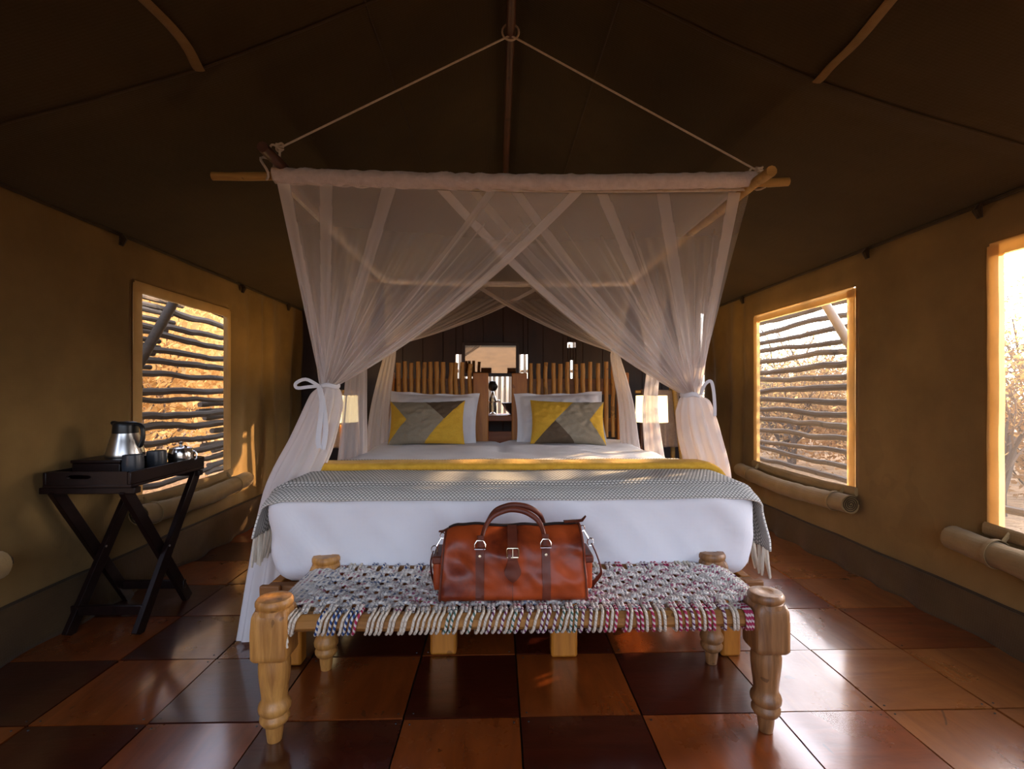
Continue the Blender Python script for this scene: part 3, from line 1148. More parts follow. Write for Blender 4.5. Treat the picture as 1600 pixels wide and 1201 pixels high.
def duv(p, nrm):
    q = p.copy()
    side = nrm.y < -.5
    f = .013 * nz(p.x * 3.1, p.y * 3, p.z * 3) + .007 * nz(p.x * 9 + p.z * 6, p.y * 7, p.z * 4)
    if side:
        f += .012 * nz(p.x * 8 + p.z * 7, p.z * 2.6, 6) + .006 * nz(p.x * 20 + p.z * 15, p.z * 3, 2) + .013 * math.sin(math.pi * (p.z - BZ0) / (BZ1 - BZ0))
    if nrm.z > .7: f += .006 * nz(p.x * 4 + p.y * 5, p.y * 2, 8) - .016 * max(0, 1 - abs(p.x - .016) / .05) * (1 if p.y > 3 else .2)
    q += nrm * f
    # front corners pulled in towards the floor
    if p.z < BZ0 + .12:
        k = (BZ0 + .12 - p.z) / .12
        e = min(p.x - BX0, BX1 - p.x)
        q.z -= .012 * k * math.cos(p.x * 3)
        if e < .16: q.x += (.030 if p.x < 0 else -.030) * k * (1 - e / .16)
    return q


m = roundbox(BX0, BX1, BY0, BY1, BZ0, BZ1, .075, 54, duv)
o = m.build('duvet', M['white'], ang=0)
tag(o, 'white duvet tucked over the wide mattress of both beds', 'duvet')

TOP = BZ1 + .004


def over_bed(x, y, lift, hang_l, hang_r, front=True):
    """height and place of a cloth laid across the bed"""
    r = .075
    z = TOP + lift
    return x, y, z


def cross_path(hl, hr, lift, n=90):
    """outline across the bed from the left hang to the right hang as (x, z)"""
    r = .080 + lift
    out = [(BX0 - lift - .012, TOP - r - hl)]
    out.append((BX0 - lift - .012, TOP - r - hl * .5))
    for k in range(9):
        a = math.pi - k * math.pi / 16
        out.append((BX0 - lift - .012 + r + r * math.cos(a), TOP + lift - r + r * math.sin(a)))
    for k in range(1, 30):
        out.append((lerp(BX0 + r, BX1 - r, k / 30), TOP + lift))
    for k in range(9):
        a = math.pi / 2 - k * math.pi / 16
        out.append((BX1 + lift + .012 - r + r * math.cos(a), TOP + lift - r + r * math.sin(a)))
    out.append((BX1 + lift + .012, TOP - r - hr * .5))
    out.append((BX1 + lift + .012, TOP - r - hr))
    d = [0]
    for a, b in zip(out, out[1:]): d.append(d[-1] + math.hypot(b[0] - a[0], b[1] - a[1]))
    res = []
    for i in range(n + 1):
        s = d[-1] * i / n
        k = 0
        while k < len(d) - 2 and d[k + 1] < s: k += 1
        t = (s - d[k]) / max(1e-9, d[k + 1] - d[k])
        res.append((lerp(out[k][0], out[k + 1][0], t), lerp(out[k][1], out[k + 1][1], t)))
    return res, d[-1]


CP, CL = cross_path(.105, .165, .006, 150)
YP = []
for k in range(21): YP.append((lerp(2.52, BY0 + .06, k / 20), 0.))
for k in range(1, 9):
    a = k * math.pi / 2 / 9
    YP.append((BY0 + .06 - .078 * math.sin(a), -.078 * (1 - math.cos(a))))
YP = YP[:-2]


def blanket(u, v):
    i = u * 150
    x, z = CP[int(round(i))]
    k = int(round(v * (len(YP) - 1)))
    y, dz = YP[k]
    on_top = max(0, min(1, (z - (TOP - .10)) / .10))
    y += (1 - on_top) * (.035 if k > 18 else 0) * v
    wig = .018 * nz(x * 1.7, 3) + .006 * nz(x * 6, 9)
    if k > 20: dz -= .012 + wig * .4
    z2 = z + dz * on_top + .004 * nz(x * 5, y * 6, 2) * on_top
    hang = max(0, min(1, (TOP - .07 - z) / .14))
    x2 = x + (1 - on_top) * .010 * nz(y * 9, z * 4) + (-1 if x < 0 else 1) * hang * (.045 if x < 0 else .030)
    return Vector((x2, y + (wig * .35 if k > 15 else 0), z2))


m = MB()
m.grid(150, len(YP) - 1, blanket, CL, .75)
bl = m.build('throw_blanket', M['twill'], recalc=False, ang=0)
s = bl.modifiers.new('thickness', 'SOLIDIFY'); s.thickness = .007; s.offset = -1
tag(bl, 'grey woven twill throw with cream tassels across the bed foot', 'throw blanket')
for u in (0, 1):
    for k in range(0, 17):
        v = 1 - k * .045
        p = blanket(u, max(0, round(v * (len(YP) - 1)) / (len(YP) - 1)))
        y = lerp(1.885, 2.45, k / 16)
        p.y = y + random.uniform(-.006, .006)
        for q in range(2):
            m = MB()
            dx, dy = (-.012 if u == 0 else .012) + random.uniform(-.012, .012), random.uniform(-.014, .014)
            L = random.uniform(.105, .125)
            a = p + Vector(((q - .5) * .010, random.uniform(-.012, .012), .006))
            path = [a, a + Vector((dx * .3, dy * .2, -L * .4)), a + Vector((dx, dy, -L))]
            m.tube(spline(path, 5), [.0045, .006, .0065, .006, .0065, .004], 6)
            m.build('tassel', M['cream'], bl)

# yellow throw folded into a band
CP2, CL2 = cross_path(.06, .03, .018, 120)
m = MB()


def yel(u, v):
    x, z = CP2[int(round(u * 120))]
    a = 2 * math.pi * v
    j = min(120, int(round(u * 120)) + 1); i0 = max(0, j - 2)
    tx, tz = CP2[j][0] - CP2[i0][0], CP2[j][1] - CP2[i0][1]
    l = math.hypot(tx, tz) or 1
    nx, nz_ = -tz / l, tx / l
    ca, sa = math.cos(a), math.sin(a)
    hw = .075 * (1 + .07 * nz(x * 2, 4)) * math.copysign(abs(ca) ** .6, ca)
    ht = .020 * math.copysign(abs(sa) ** .8, sa) * (1 + .25 * nz(x * 5, a))
    ht += .0
    return Vector((x + nx * (ht + .006), 2.235 + hw + .016 * nz(x * 1.6, 8) + .004 * nz(x * 7, a), z + nz_ * (ht + .006)))


m.grid(120, 20, lambda u, v: yel(u, v))
ye = m.build('folded_throw', M['yellow'], ang=0)
tag(ye, 'mustard yellow throw folded into a narrow band over the grey one', 'throw blanket')
for u in (0, 1):
    for k in range(16):
        m = MB()
        p = yel(u, 0)
        sg = -1 if u == 0 else 1
        y = 2.165 + k * .0093
        a = Vector((p.x, y, p.z + random.uniform(-.012, .014)))
        b = a + Vector((sg * random.uniform(.012, .035), random.uniform(-.012, .012), -random.uniform(.035, .055)))
        m.tube([a + Vector((0, 0, .012)), (a + b) / 2 + Vector((sg * .008, 0, .004)), b], .0042, 5)
        m.build('fringe', M['yellow'], ye)


def pillow(w_, h_, t_, flange=0., seed=0, n=44):
    m = MB()

    def surf(sgn):
        def fn(u, v):
            a, b = u * 2 - 1, v * 2 - 1
            inn = 1 - flange
            aa, bb = min(1, abs(a) / inn), min(1, abs(b) / inn)
            th = max(0, (1 - aa ** 2.6)) ** .55 * max(0, (1 - bb ** 2.6)) ** .55
            pin = 1 - .055 * (1 - (abs(b)) ** 2) * abs(a) ** 3
            pin2 = 1 - .075 * (1 - (abs(a)) ** 2) * abs(b) ** 3
            x = a * w_ / 2 * pin
            z = b * h_ / 2 * pin2
            wr = .012 * nz(a * 3, b * 3, seed) * th + .010 * nz(a * 8, b * 6, seed + 3) * (.3 + th)
            wv = .012 * math.sin(a * 9 + seed) * (1 if abs(b) > inn else 0) * (abs(b) - inn) / max(.01, flange) if flange else 0
            return Vector((x, sgn * (th * t_ / 2 + .002) + wr + wv, z))
        return fn
    for sgn in (-1, 1): m.grid(n, n, surf(sgn))
    return m


for i, (px, sd, tz) in enumerate(((676, 3, .03), (876, 11, -.03))):
    c = pt(px, 656, 3.58)
    o = pillow(.655, .40, .20, .12, sd).build('pillow', M['pillow'], loc=(c.x, 3.60, .645 + .165), rot=(R(-20), R(2.0 if i == 0 else -1.5), R(-2 + 3 * i)), ang=0)
    tag(o, ('white flanged pillow standing behind the cushion on the left bed', 'white flanged pillow standing behind the cushion on the right bed')[i], 'pillow', 'white pillows')
for i, (px, c0) in enumerate(((666, 3.36), (889, 3.36))):
    c = pt(px, 665, c0)
    mm = pillow(.515, .315, .135, 0, 20 + i)
    o = mm.build('cushion', M['cushion_%d' % i], loc=(c.x, 3.41 if i else 3.41, .645 + .145), rot=(R(-22), R(-1.0 if i == 0 else 1.5), R(0)), ang=0)
    tag(o, ('patchwork cushion with brown triangle at its top edge, left bed', 'patchwork cushion with brown triangle at its bottom edge, right bed')[i], 'cushion', 'patchwork cushions')

# ------------------------------------------------------------------ canopy frame and mosquito net
FY, BYN = 1.97, 3.78
FZ = 1.852
LX, RX = -.862, 1.012
cf = thing('canopy_frame', (.07, 2.9, FZ), 'lashed wooden pole frame roped to the ridge above the bed', 'canopy frame')


def rough_pole(a, b, r0, seed, n=16):
    a, b = Vector(a), Vector(b)
    path = [a.lerp(b, i / n) + Vector((0, .006 * nz(i * .5, seed), .008 * nz(i * .4, seed, 5))) for i in range(n + 1)]
    return MB().tube(path, [r0 * (1 + .10 * nz(i * .7, seed, 2)) for i in range(n + 1)], 10)


rough_pole(pt(332, 275, 1.96), pt(1232, 284, 1.97), .0165, 1, 30).build('front_pole', M['pole'], cf)
rough_pole((LX - .12, BYN, FZ - .01), (RX + .12, BYN, FZ - .02), .016, 2).build('back_pole', M['pole'], cf)
a = pt(410, 238, 1.78)
rough_pole((a.x, a.y, a.z + .02), (LX + .02, BYN + .15, FZ + .016), .020, 3).build('side_pole', M['redpole'], cf)
a = pt(1206, 267, 1.82)
rough_pole((a.x, a.y, a.z + .0), (RX - .0, BYN + .15, FZ + .012), .020, 4).build('side_pole', M['pole'], cf)
apex = Vector((XC, 1.98, 2.394))
for sx, (px, py) in enumerate(((437, 231), (1186, 268))):
    k = pt(px, py, 1.96)
    m = MB()
    m.tube([apex + Vector((0, 0, .02)), k], .0042, 6)
    m.tube([k, k + Vector((.0, 0, -.10 if sx == 0 else -.03))], .0048, 6)
    rp = m.build('suspension_rope', M['rope_white'], cf)
    m = MB()
    for q in range(3):
        c = k + Vector((0, 0, -.006 + q * .009))
        m.tube([c + Vector((.012 * math.cos(t), .012 * math.sin(t), .004 * math.sin(2 * t + q))) for t in [z * math.pi / 6 for z in range(12)]], .0045, 6, closed=True)
    m.tube(spline([k, k + Vector((-.03, 0, .012)), k + Vector((-.042, 0, -.02)), k + Vector((-.03, 0, -.04))], 12), .0045, 6)
    c0 = Vector((LX - .035, FY, FZ + .008)) if sx == 0 else Vector((RX + .04, FY, FZ - .01))
    m.tube([c0 + Vector((.014 * math.sin(t * 2), .036 * math.cos(t), .040 * math.sin(t) + .01)) for t in [z * math.pi / 8 for z in range(16)]], .005, 6, closed=True)
    m.build('lashing', M['rope_white'], rp)

net = thing('mosquito_net', (.07, 2.87, 0), 'sheer white mosquito net draped round the bed and tied at its corners', 'mosquito net')
A0 = .25       # how much of the light one layer of netting stops


def dens(layers): return 1 - (1 - A0) ** layers


def curtain(tops, tie, nu, nv, sag=lambda u: .0, bands=(), hems=(.0, 1.), streak=12, seed=0, gr=.030, folds=16, wob=(0, 1, 0), amp=.016, hemw=.035, base=1.0, twoside=0):
    m = MB()
    tie = Vector(tie)
    tw = sum((Vector(tops[i + 1]) - Vector(tops[i])).length for i in range(len(tops) - 1))
    rnd = random.Random(seed)
    lines = [(rnd.uniform(.05, .98), rnd.uniform(.0035, .010), rnd.uniform(.6, 2.2), rnd.uniform(.05, .5)) for _ in range(streak)]
    wd = Vector(wob)
    att = []
    for j in range(nv + 1):
        v = j / nv
        for i in range(nu + 1):
            u = i / nu
            T = poly(tops, u)
            K = tie + (Vector(tops[-1]) - Vector(tops[0])).normalized() * (u - .5) * 2 * gr + wd * gr * .6 * math.sin(u * 23 + seed)
            C = (T + K) / 2 + Vector((0, 0, -sag(u)))
            p = T * (1 - v) ** 2 + C * 2 * v * (1 - v) + K * v * v
            e = v ** .8 * (1 - v) ** .25
            p = p + wd * amp * e * (math.sin(2 * math.pi * folds * u + 2 * nz(u * 8, seed)) + .7 * nz(u * 14, v * 1.5, seed))
            m.v.append(p)
            loc = tw * (1 - v) + 2 * gr * v
            L = base * min(9, (tw / loc) ** .85)
            s = u * loc
            for hpos in hems:
                if abs(u - hpos) * loc < hemw * (1 - .45 * v): L += 2.6
            for (bu, bwid, bl) in bands:
                if abs(u - bu) * loc < bwid * (1 - .3 * v): L += bl
            for (lu, lw, ll, lv) in lines:
                if v > lv and abs(u - lu) * loc < lw * (.35 + v): L += ll * min(1, (v - lv) * 3)
            att.append(min(.97, dens(L)))
    W = nu + 1
    for j in range(nv):
        for i in range(nu):
            a = j * W + i
            m.face([a, a + 1, a + W + 1, a + W])
    m.att = att
    return m.build('curtain', M['net'], net, recalc=False, ang=0)


def tail(path, rad, seed, opac=.93, sq=(1, .6), n=64, part='tail', nr=10, twoside=False):
    pts = spline(path, 46)
    k = len(rad) - 1
    rr = [lerp(rad[min(int(i / 46 * k), k - 1)], rad[min(int(i / 46 * k), k - 1) + 1], i / 46 * k - min(int(i / 46 * k), k - 1)) for i in range(47)]
    m = MB()
    m.tube(pts, rr, n, sq=sq, up=(1, 0, 0), cap=False,
           ripple=lambda a, v: 1 + .17 * min(1, v * 5) * math.sin(nr * a + 2.2 * nz(v * 1.5, seed) + seed) + .10 * nz(math.cos(a) * 2.5, math.sin(a) * 2.5, seed + v * 1.3))
    m.att = []
    for i in range(47):
        for q in range(n):
            a = 2 * math.pi * q / n
            m.att.append(max(.2, min(.97, opac + .10 * nz(math.cos(a) * 3, math.sin(a) * 3, seed * 2 + i * .05))))
    return m.build(part, M['net'], net, recalc=False, ang=0)


tieFL, tieFR = pt(514, 603, 2.16), pt(1079, 617, 2.20)
tieBL, tieBR = pt(610, 540, 3.55), pt(962, 550, 3.55)
tieML, tieMR = pt(558, 548, 3.0), pt(1020, 570, 3.05)


def topf(px0, px1, n=12):
    out = []
    for i in range(n + 1):
        px = lerp(px0, px1, i / n)
        q = (px - 437) / (1178 - 437)
        out.append(Vector((lerp(LX, RX, q), FY - .004, lerp(1.828, 1.808, q) - .024 * math.sin(math.pi * q))))
    return out


# front pair, crossing in the middle
curtain(topf(437, 912), tieFL, 300, 70, sag=lambda u: .13 * u ** 2.2, bands=((.16, .026, 1.6), (.365, .026, 1.6), (.70, .016, .7)), streak=26, seed=5, hemw=.050)
curtain([p + Vector((0, .025, 0)) for p in topf(1166, 682)], tieFR, 300, 70, sag=lambda u: .15 * u ** 2.2, bands=((.26, .026, 1.4), (.46, .024, 1.5), (.74, .022, 1.3), (.88, .02, .8)), streak=26, seed=17, hemw=.050)


def tops_side(x, y0, y1, n=10): return [Vector((x, lerp(y0, y1, i / n), 1.818)) for i in range(n + 1)]


curtain(tops_side(LX, FY, 3.05), tieFL + Vector((-.02, .02, 0)), 130, 46, sag=lambda u: .05 * u, streak=14, seed=31, wob=(1, 0, 0), hems=(1.,), hemw=.05)
curtain(tops_side(LX, BYN, 2.85), tieML, 120, 46, sag=lambda u: .05 * u, streak=12, seed=37, wob=(1, 0, 0), hems=(1.,))
curtain(tops_side(RX, FY, 3.05), tieFR + Vector((.02, .02, 0)), 130, 46, sag=lambda u: .05 * u, streak=14, seed=41, wob=(1, 0, 0), hems=(1.,), hemw=.05)
curtain(tops_side(RX, BYN, 2.85), tieMR, 120, 46, sag=lambda u: .05 * u, streak=12, seed=43, wob=(1, 0, 0), hems=(1.,))


def topb(x0, x1, dy=0, n=10): return [Vector((lerp(x0, x1, i / n), BYN - .03 + dy, 1.80)) for i in range(n + 1)]


curtain(topb(LX + .01, .36), tieBL, 160, 46, sag=lambda u: .09 * u ** 2, streak=16, seed=51, bands=((.3, .03, 1.2), (.62, .03, 1.)), hemw=.055)
curtain(topb(RX - .01, -.20, -.03), tieBR, 160, 46, sag=lambda u: .09 * u ** 2, streak=16, seed=57, bands=((.3, .03, 1.2), (.62, .03, 1.)), hemw=.055)

# flat roof of the net
m = MB()
m.grid(40, 40, lambda u, v: (lerp(LX, RX, u), lerp(FY, BYN, v), 1.828 - .020 * math.sin(math.pi * u) * math.sin(math.pi * v) + .004 * nz(u * 6, v * 6)))
m.att = []
for j in range(41):
    for i in range(41):
        e = min(i, 40 - i, j, 40 - j)
        m.att.append(.30 if e > 0 else .75)
m.build('canopy_sheet', M['net'], net, recalc=False, ang=0)

# sleeves of gathered net over the poles
def sleeve(a, b, r0, seed, n=170):
    a, b = Vector(a), Vector(b)
    m = MB()
    path = [a.lerp(b, i / n) + Vector((0, -.004, -.018 * math.sin(math.pi * i / n))) for i in range(n + 1)]

    def rip(an, v):
        q = v * n
        gath = 1 if v < .62 else .45
        return 1 + gath * (.20 * nz(q * .33 + 1.7 * math.sin(an), math.cos(an) * 1.2, seed) + .15 * abs(math.sin(q * .36 + 1.6 * math.sin(an) + 4 * nz(q * .04, seed))) ** 3)
    m.tube(path, [r0] * (n + 1), 24, ripple=rip)
    return m.build('sleeve', M['sleeve'], net, ang=0)


sleeve(pt(430, 275, 1.955), pt(1178, 281, 1.965), .0285, 2)
sleeve((LX, BYN, FZ - .012), (RX, BYN, FZ - .022), .022, 9, 90)
for i, (t, sg) in enumerate(((LX, -1), (RX, 1))):
    a, b = Vector((t, FY + .03, FZ - .02)), Vector((t, BYN, FZ - .02))
    MB().tube([a, (a + b) / 2, b], .011, 8).build('hem_cord', M['rope_white'], net)
    m = MB()
    m.tube([Vector((t, lerp(FY + .02, BYN, q / 40), FZ + .012 - .004 * (q % 2))) for q in range(41)], .030, 14, cap=False, ripple=lambda an, v: 1 + .10 * nz(v * 30, math.cos(an) * 2, math.sin(an) * 2))
    m.att = [.72] * len(m.v)
    m.build('sleeve', M['net'], net, ang=0, recalc=False)
m = MB()
m.tube(topf(437, 1170, 40), .006, 6)
m.build('hem_cord', M['rope_white'], net)

# tied tails
tail([tieFL, tieFL + Vector((-.012, .0, -.06)), pt(487, 690, 2.17), pt(452, 770, 2.14), pt(432, 880, 2.10), pt(418, 1003, 2.02) + Vector((0, 0, .012))],
     [.036, .066, .085, .095, .095, .105], 3, .90, (1, .55), 80, nr=11)
tail([tieFR, tieFR + Vector((.01, .0, -.05)), pt(1092, 680, 2.28), pt(1108, 745, 2.38), pt(1112, 800, 2.48), pt(1110, 916, 2.55)],
     [.036, .066, .082, .090, .085, .085], 8, .92, (1, .55), 80, nr=10)
tail([tieBL, tieBL + Vector((0, 0, -.05)), pt(595, 630, 3.52), pt(588, 705, 3.5), pt(584, 760, 3.5), pt(582, 830, 3.5)], [.026, .034, .055, .072, .080, .085], 13, .58, (1, .6), 48)
tail([tieBR, tieBR + Vector((0, 0, -.05)), pt(978, 630, 3.53), pt(986, 705, 3.5), pt(998, 760, 3.5), pt(1000, 830, 3.5)], [.024, .032, .048, .062, .07, .08], 14, .58, (1, .6), 48)
tail([tieML, tieML + Vector((0, 0, -.05)), pt(554, 640, 2.98), pt(550, 715, 2.96), pt(540, 790, 2.95), pt(530, 868, 2.95)], [.040, .050, .062, .075, .085, .09], 15, .52, (1, .6), 48)
tail([tieMR, tieMR + Vector((0, 0, -.05)), pt(1016, 640, 3.03), pt(1022, 705, 3.0), pt(1032, 790, 2.98), pt(1042, 868, 2.98)], [.032, .036, .042, .052, .07, .09], 16, .55, (1, .6), 48)
for i, k in enumerate((tieFL, tieFR)):
    m = MB()
    m.tube([k + Vector((.042 * math.cos(t), .032 * math.sin(t), .004 * math.sin(3 * t))) for t in [z * math.pi / 12 for z in range(24)]], .010, 8, closed=True, sq=(1, .6))
    sg = -1 if i == 0 else 1
    f = k + Vector((sg * .030, -.036, 0))
    if i == 0:
        loops = ([f, f + Vector((-.05, -.01, .028)), f + Vector((-.092, -.01, .012)), f + Vector((-.088, -.01, -.008)), f + Vector((-.04, -.01, -.004)), f],)
        ends = ([f, f + Vector((.018, -.018, -.08)), f + Vector((.004, -.02, -.22)), f + Vector((.008, -.02, -.262))], [f, f + Vector((.022, -.014, -.07)), f + Vector((.034, -.016, -.18)), f + Vector((.022, -.016, -.268))])
    else:
        loops = ([f, f + Vector((.014, -.01, .045)), f + Vector((.040, -.01, .060)), f + Vector((.052, -.01, .02)), f + Vector((.060, -.005, -.05)), f + Vector((.062, .0, -.09))],)
        ends = ()
    for L in loops: m.tube(spline(L, 24), .008, 6, sq=(.35, 1), up=(0, 1, 0))
    for L in ends: m.tube(spline(L, 20), .012, 6, sq=(.2, 1), up=(0, 1, 0))
    m.build('tie_bow', M['pillow'], net)

# ------------------------------------------------------------------ bedside
for i, (px, sd) in enumerate(((534, 'left'), (1018, 'right'))):
    c = pt(px, 640, 3.80)
    tb = thing('bedside_table', (c.x, c.y, 0), 'dark wooden bedside table on the %s of the bed' % sd, 'table')
    MB().box(c.x - .20, c.x + .20, c.y - .16, c.y + .18, .415, .445).build('tabletop', M['darkboard'], tb, bevel=.004)
    for dx in (-.17, .17):
        for dy in (-.13, .15): MB().box(c.x + dx - .02, c.x + dx + .02, c.y + dy - .02, c.y + dy + .02, 0, .415).build('leg', M['darkboard'], tb, bevel=.003)
    MB().box(c.x - .17, c.x + .17, c.y - .14, c.y - .125, .32, .413).build('drawer', M['darkboard'], tb, bevel=.003)
    l = thing('table_lamp', (c.x, c.y, .447), 'lit bedside lamp with pale drum shade on the %s bedside table' % sd, 'lamp')
    MB().lathe([(0, 0), (.06, 0), (.062, .012), (.02, .03), (.014, .06), (.014, .30), (0, .30)], (c.x, c.y, .447), 20).build('base', M['bed_wood'], l)
    zs0, zs1 = 1 + (612 - 659) / F * 3.8, 1 + (612 - 618) / F * 3.8
    sh = MB()
    sh.grid(32, 1, lambda u, v: (c.x + lerp(.122, .116, v) * math.cos(u * 2 * math.pi), c.y + lerp(.122, .116, v) * math.sin(u * 2 * math.pi), lerp(zs0, zs1, v)), closed=True)
    shd = sh.build('lamp_shade', M['shade'], l)
    s = shd.modifiers.new('thickness', 'SOLIDIFY'); s.thickness = .003
    ld = bpy.data.lights.new('bulb', 'POINT')
    ld.energy = 8.0
    ld.color = (1, .62, .25)
    ld.shadow_soft_size = .04
    lo = bpy.data.objects.new('bulb', ld)
    COL.objects.link(lo)
    lo.parent = l
    lo.location = (0, 0, (zs0 + zs1) / 2 - .447 + .06)

for sd, sg, px in (('left', -1, 500), ('right', 1, 1064)):
    b0 = pt(px, 640, 4.1)
    x = b0.x
    ck = thing('clothes_rack', (x, 4.2, 0), 'rustic pole clothes rack standing %s of the headboards' % sd, 'clothes rack')
    for dy in (-.16, .16):
        rough_pole((x + sg * .05, 4.2 + dy, 0), (x - sg * .02, 4.2 + dy * .2, 1.25 if sg < 0 else 1.05), .020, 60 + dy * 10 + sg, 10).build('pole', M['pole'] if sg > 0 else M['redpole'], ck)
    xr = x - sg * .30
    rough_pole((xr, 4.2, 0), (xr + sg * .02, 4.2, 1.02), .018, 66 + sg, 10).build('pole', M['redpole'], ck)
    rough_pole((x + sg * .03, 4.2, 1.0), (xr - sg * .04, 4.2, 1.0), .014, 70 + sg, 10).build('rail', M['pole'], ck)
    tx = pt(1044, 640, 4.2).x if sg > 0 else pt(520, 640, 4.2).x
    m = MB()

    def tw(u, v):
        s_ = v * 2 - 1
        zz = 1.018 - max(0, abs(s_) - .03) * (.50 if s_ < 0 else .42)
        return Vector((tx + (u - .5) * .20 * (1 + .03 * nz(v * 4, 3)), 4.2 + (.022 + .012 * math.sin(u * 17 + sg) * abs(s_)) * (1 if s_ > 0 else -1) * min(1, abs(s_) * 12), zz))
    m.grid(24, 50, tw)
    o = m.build('towel', M['towel'], recalc=False, ang=0)
    s = o.modifiers.new('thickness', 'SOLIDIFY'); s.thickness = .006
    tag(o, 'grey brown towel hanging over the %s clothes rack' % sd, 'towel')

# ------------------------------------------------------------------ charpoy bench
bx0, bx1, by0, by1 = -.642, .792, 1.455, 1.822
bn = thing('charpoy_bench', ((bx0 + bx1) / 2, (by0 + by1) / 2, 0), 'rope-woven wooden bench with turned legs at the bed foot', 'bench')


def charpoy_leg(x, y, mt, sc, seed):
    m = MB()
    hb = .0515 * sc
    # square block with worn corners, then the turned foot
    z0, z1 = .245, .385
    n = 40

    def block(u, v):
        a = u * 2 * math.pi
        ca, sa = math.cos(a), math.sin(a)
        k = 1 / max(abs(ca), abs(sa))
        k = min(k, 1.30)
        q = [(.0, .90), (.05, 1.), (.6, 1.), (.86, .97), (.94, .90), (1., .80)]
        for (t0, s0), (t1, s1) in zip(q, q[1:]):
            if v <= t1 + 1e-9:
                s_ = lerp(s0, s1, (v - t0) / (t1 - t0)); break
        wob = 1 + .02 * nz(ca * 2, sa * 2, seed + v * 3)
        return Vector((x + hb * k * ca * s_ * wob, y + hb * k * sa * s_ * wob, lerp(z0, z1, v)))
    m.grid(n, 16, block, closed=True)
    foot = [(.0, 0), (.0195, 0), (.0225, .02), (.025, .045), (.0345, .052), (.0405, .062), (.041, .070), (.036, .078), (.0355, .081), (.043, .090), (.0445, .100), (.0415, .110), (.036, .118), (.035, .130), (.0372, .150), (.0405, .175), (.043, .200), (.0435, .222), (.040, .240), (.040, .250)]
    m.lathe([(r_ * sc, z) for r_, z in foot], (x, y, 0), 28, lambda a, v: 1 + .025 * nz(math.cos(a) * 1.5, math.sin(a) * 1.5, seed + v * 2))
    m.lathe([(.052 * sc, .372), (.050 * sc, .384), (.047 * sc, .386), (.0515 * sc, .392), (.0515 * sc, .402), (.046 * sc, .410), (.022 * sc, .412), (.019 * sc, .4105), (0, .4105)], (x, y, 0), 28)
    return m.build('leg', mt, bn, ang=45)


charpoy_leg(bx0, by0, M['leg_pale'], 1.0, 1)
charpoy_leg(bx1, by0, M['leg_grey'], .98, 2)
charpoy_leg(bx0 + .022, by1, M['leg_pale'], .95, 3)
charpoy_leg(bx1 - .004, by1, M['leg_grey'], .95, 4)
RZ0, RZ1 = .312, .362


def rail(a, b, seed):
    a, b = Vector(a), Vector(b)
    n = 14
    path = [a.lerp(b, i / n) + Vector((0, .002 * nz(i * .5, seed), .003 * nz(i * .5, seed, 4))) for i in range(n + 1)]
    return MB().tube(path, .0300, 8, sq=(.88, .86), up=(0, 0, 1), twist0=math.pi / 8).build('rail', M['rail'], bn, ang=25)


zc = (RZ0 + RZ1) / 2
rail((bx0 + .045, by0, zc), (bx1 - .045, by0, zc), 1)
rail((bx0 + .065, by1, zc + .008), (bx1 - .045, by1, zc + .008), 2)
rail((bx0 + .005, by0 + .045, zc + .004), (bx0 + .022, by1 - .045, zc + .004), 3)
rail((bx1, by0 + .045, zc + .004), (bx1 - .004, by1 - .045, zc + .004), 4)

LOOPS = {}


def loop_mesh(slant):
    if slant in LOOPS: return LOOPS[slant]
    hy, hz, r = .0305, .0305, .0044
    path = []
    for k in range(22):
        a = 2 * math.pi * k / 22
        ca, sa = math.cos(a), math.sin(a)
        path.append((slant * .022 * sa + .0, hy * math.copysign(abs(ca) ** .55, ca), hz * math.copysign(abs(sa) ** .55, sa)))
    m = MB().tube(path, r, 7, closed=True, up=None)
    o = m.build('cord_wrap', M['r_cream'], bn, loc=(0, 0, 0))
    o.data.materials[0] = M['r_cream']
    LOOPS[slant] = o.data
    me = o.data
    bpy.data.objects.remove(o)
    return me


def wrap(x, y, z, slant, mt):
    o = bpy.data.objects.new('cord_wrap', loop_mesh(slant))
    COL.objects.link(o)
    o.parent = bn
    o.location = Vector((x, y, z)) - ORIGIN[bn.name]
    o.rotation_euler = (random.uniform(-.03, .03), 0, random.uniform(-.05, .05))
    o.material_slots[0].link = 'OBJECT'
    o.material_slots[0].material = M[mt]


fl = [450, 456, 462, 499, 504, 510, 518, 525, 536, 542, 550, 557, 577, 584, 591, 598, 609, 616, 628, 634, 646, 653, 662, 670, 679, 687]
fx = [(p - 778) / F * 1.425 for p in fl]
cl = ['r_cream'] * 3 + ['r_blue', 'r_cream', 'r_cream', 'r_blue', 'r_blue', 'r_cream', 'r_blue', 'r_blue', 'r_red'] + ['r_cream'] * 14
p = 698
while p < 930:
    fx.append((p - 778) / F * 1.425)
    cl.append(random.choice(['r_green', 'r_green', 'r_plum', 'r_cream', 'r_cream', 'r_green']))
    p += random.choice((7, 9, 11, 13))
while p < 1140:
    fx.append((p - 778) / F * 1.44)
    cl.append(random.choice(['r_red', 'r_red', 'r_cream', 'r_plum', 'r_cream', 'r_red']))
    p += random.choice((7, 8, 10, 17))
for p in (1149, 1154, 1168, 1173, 1177):
    fx.append((p - 778) / F * 1.44)
    cl.append(random.choice(['r_red', 'r_cream']))
for x, mt in zip(fx, cl):
    wrap(x, by0, zc + .0, (.55 if x < .2 else (.25 if x < .4 else -.15)), mt)
nb = 30
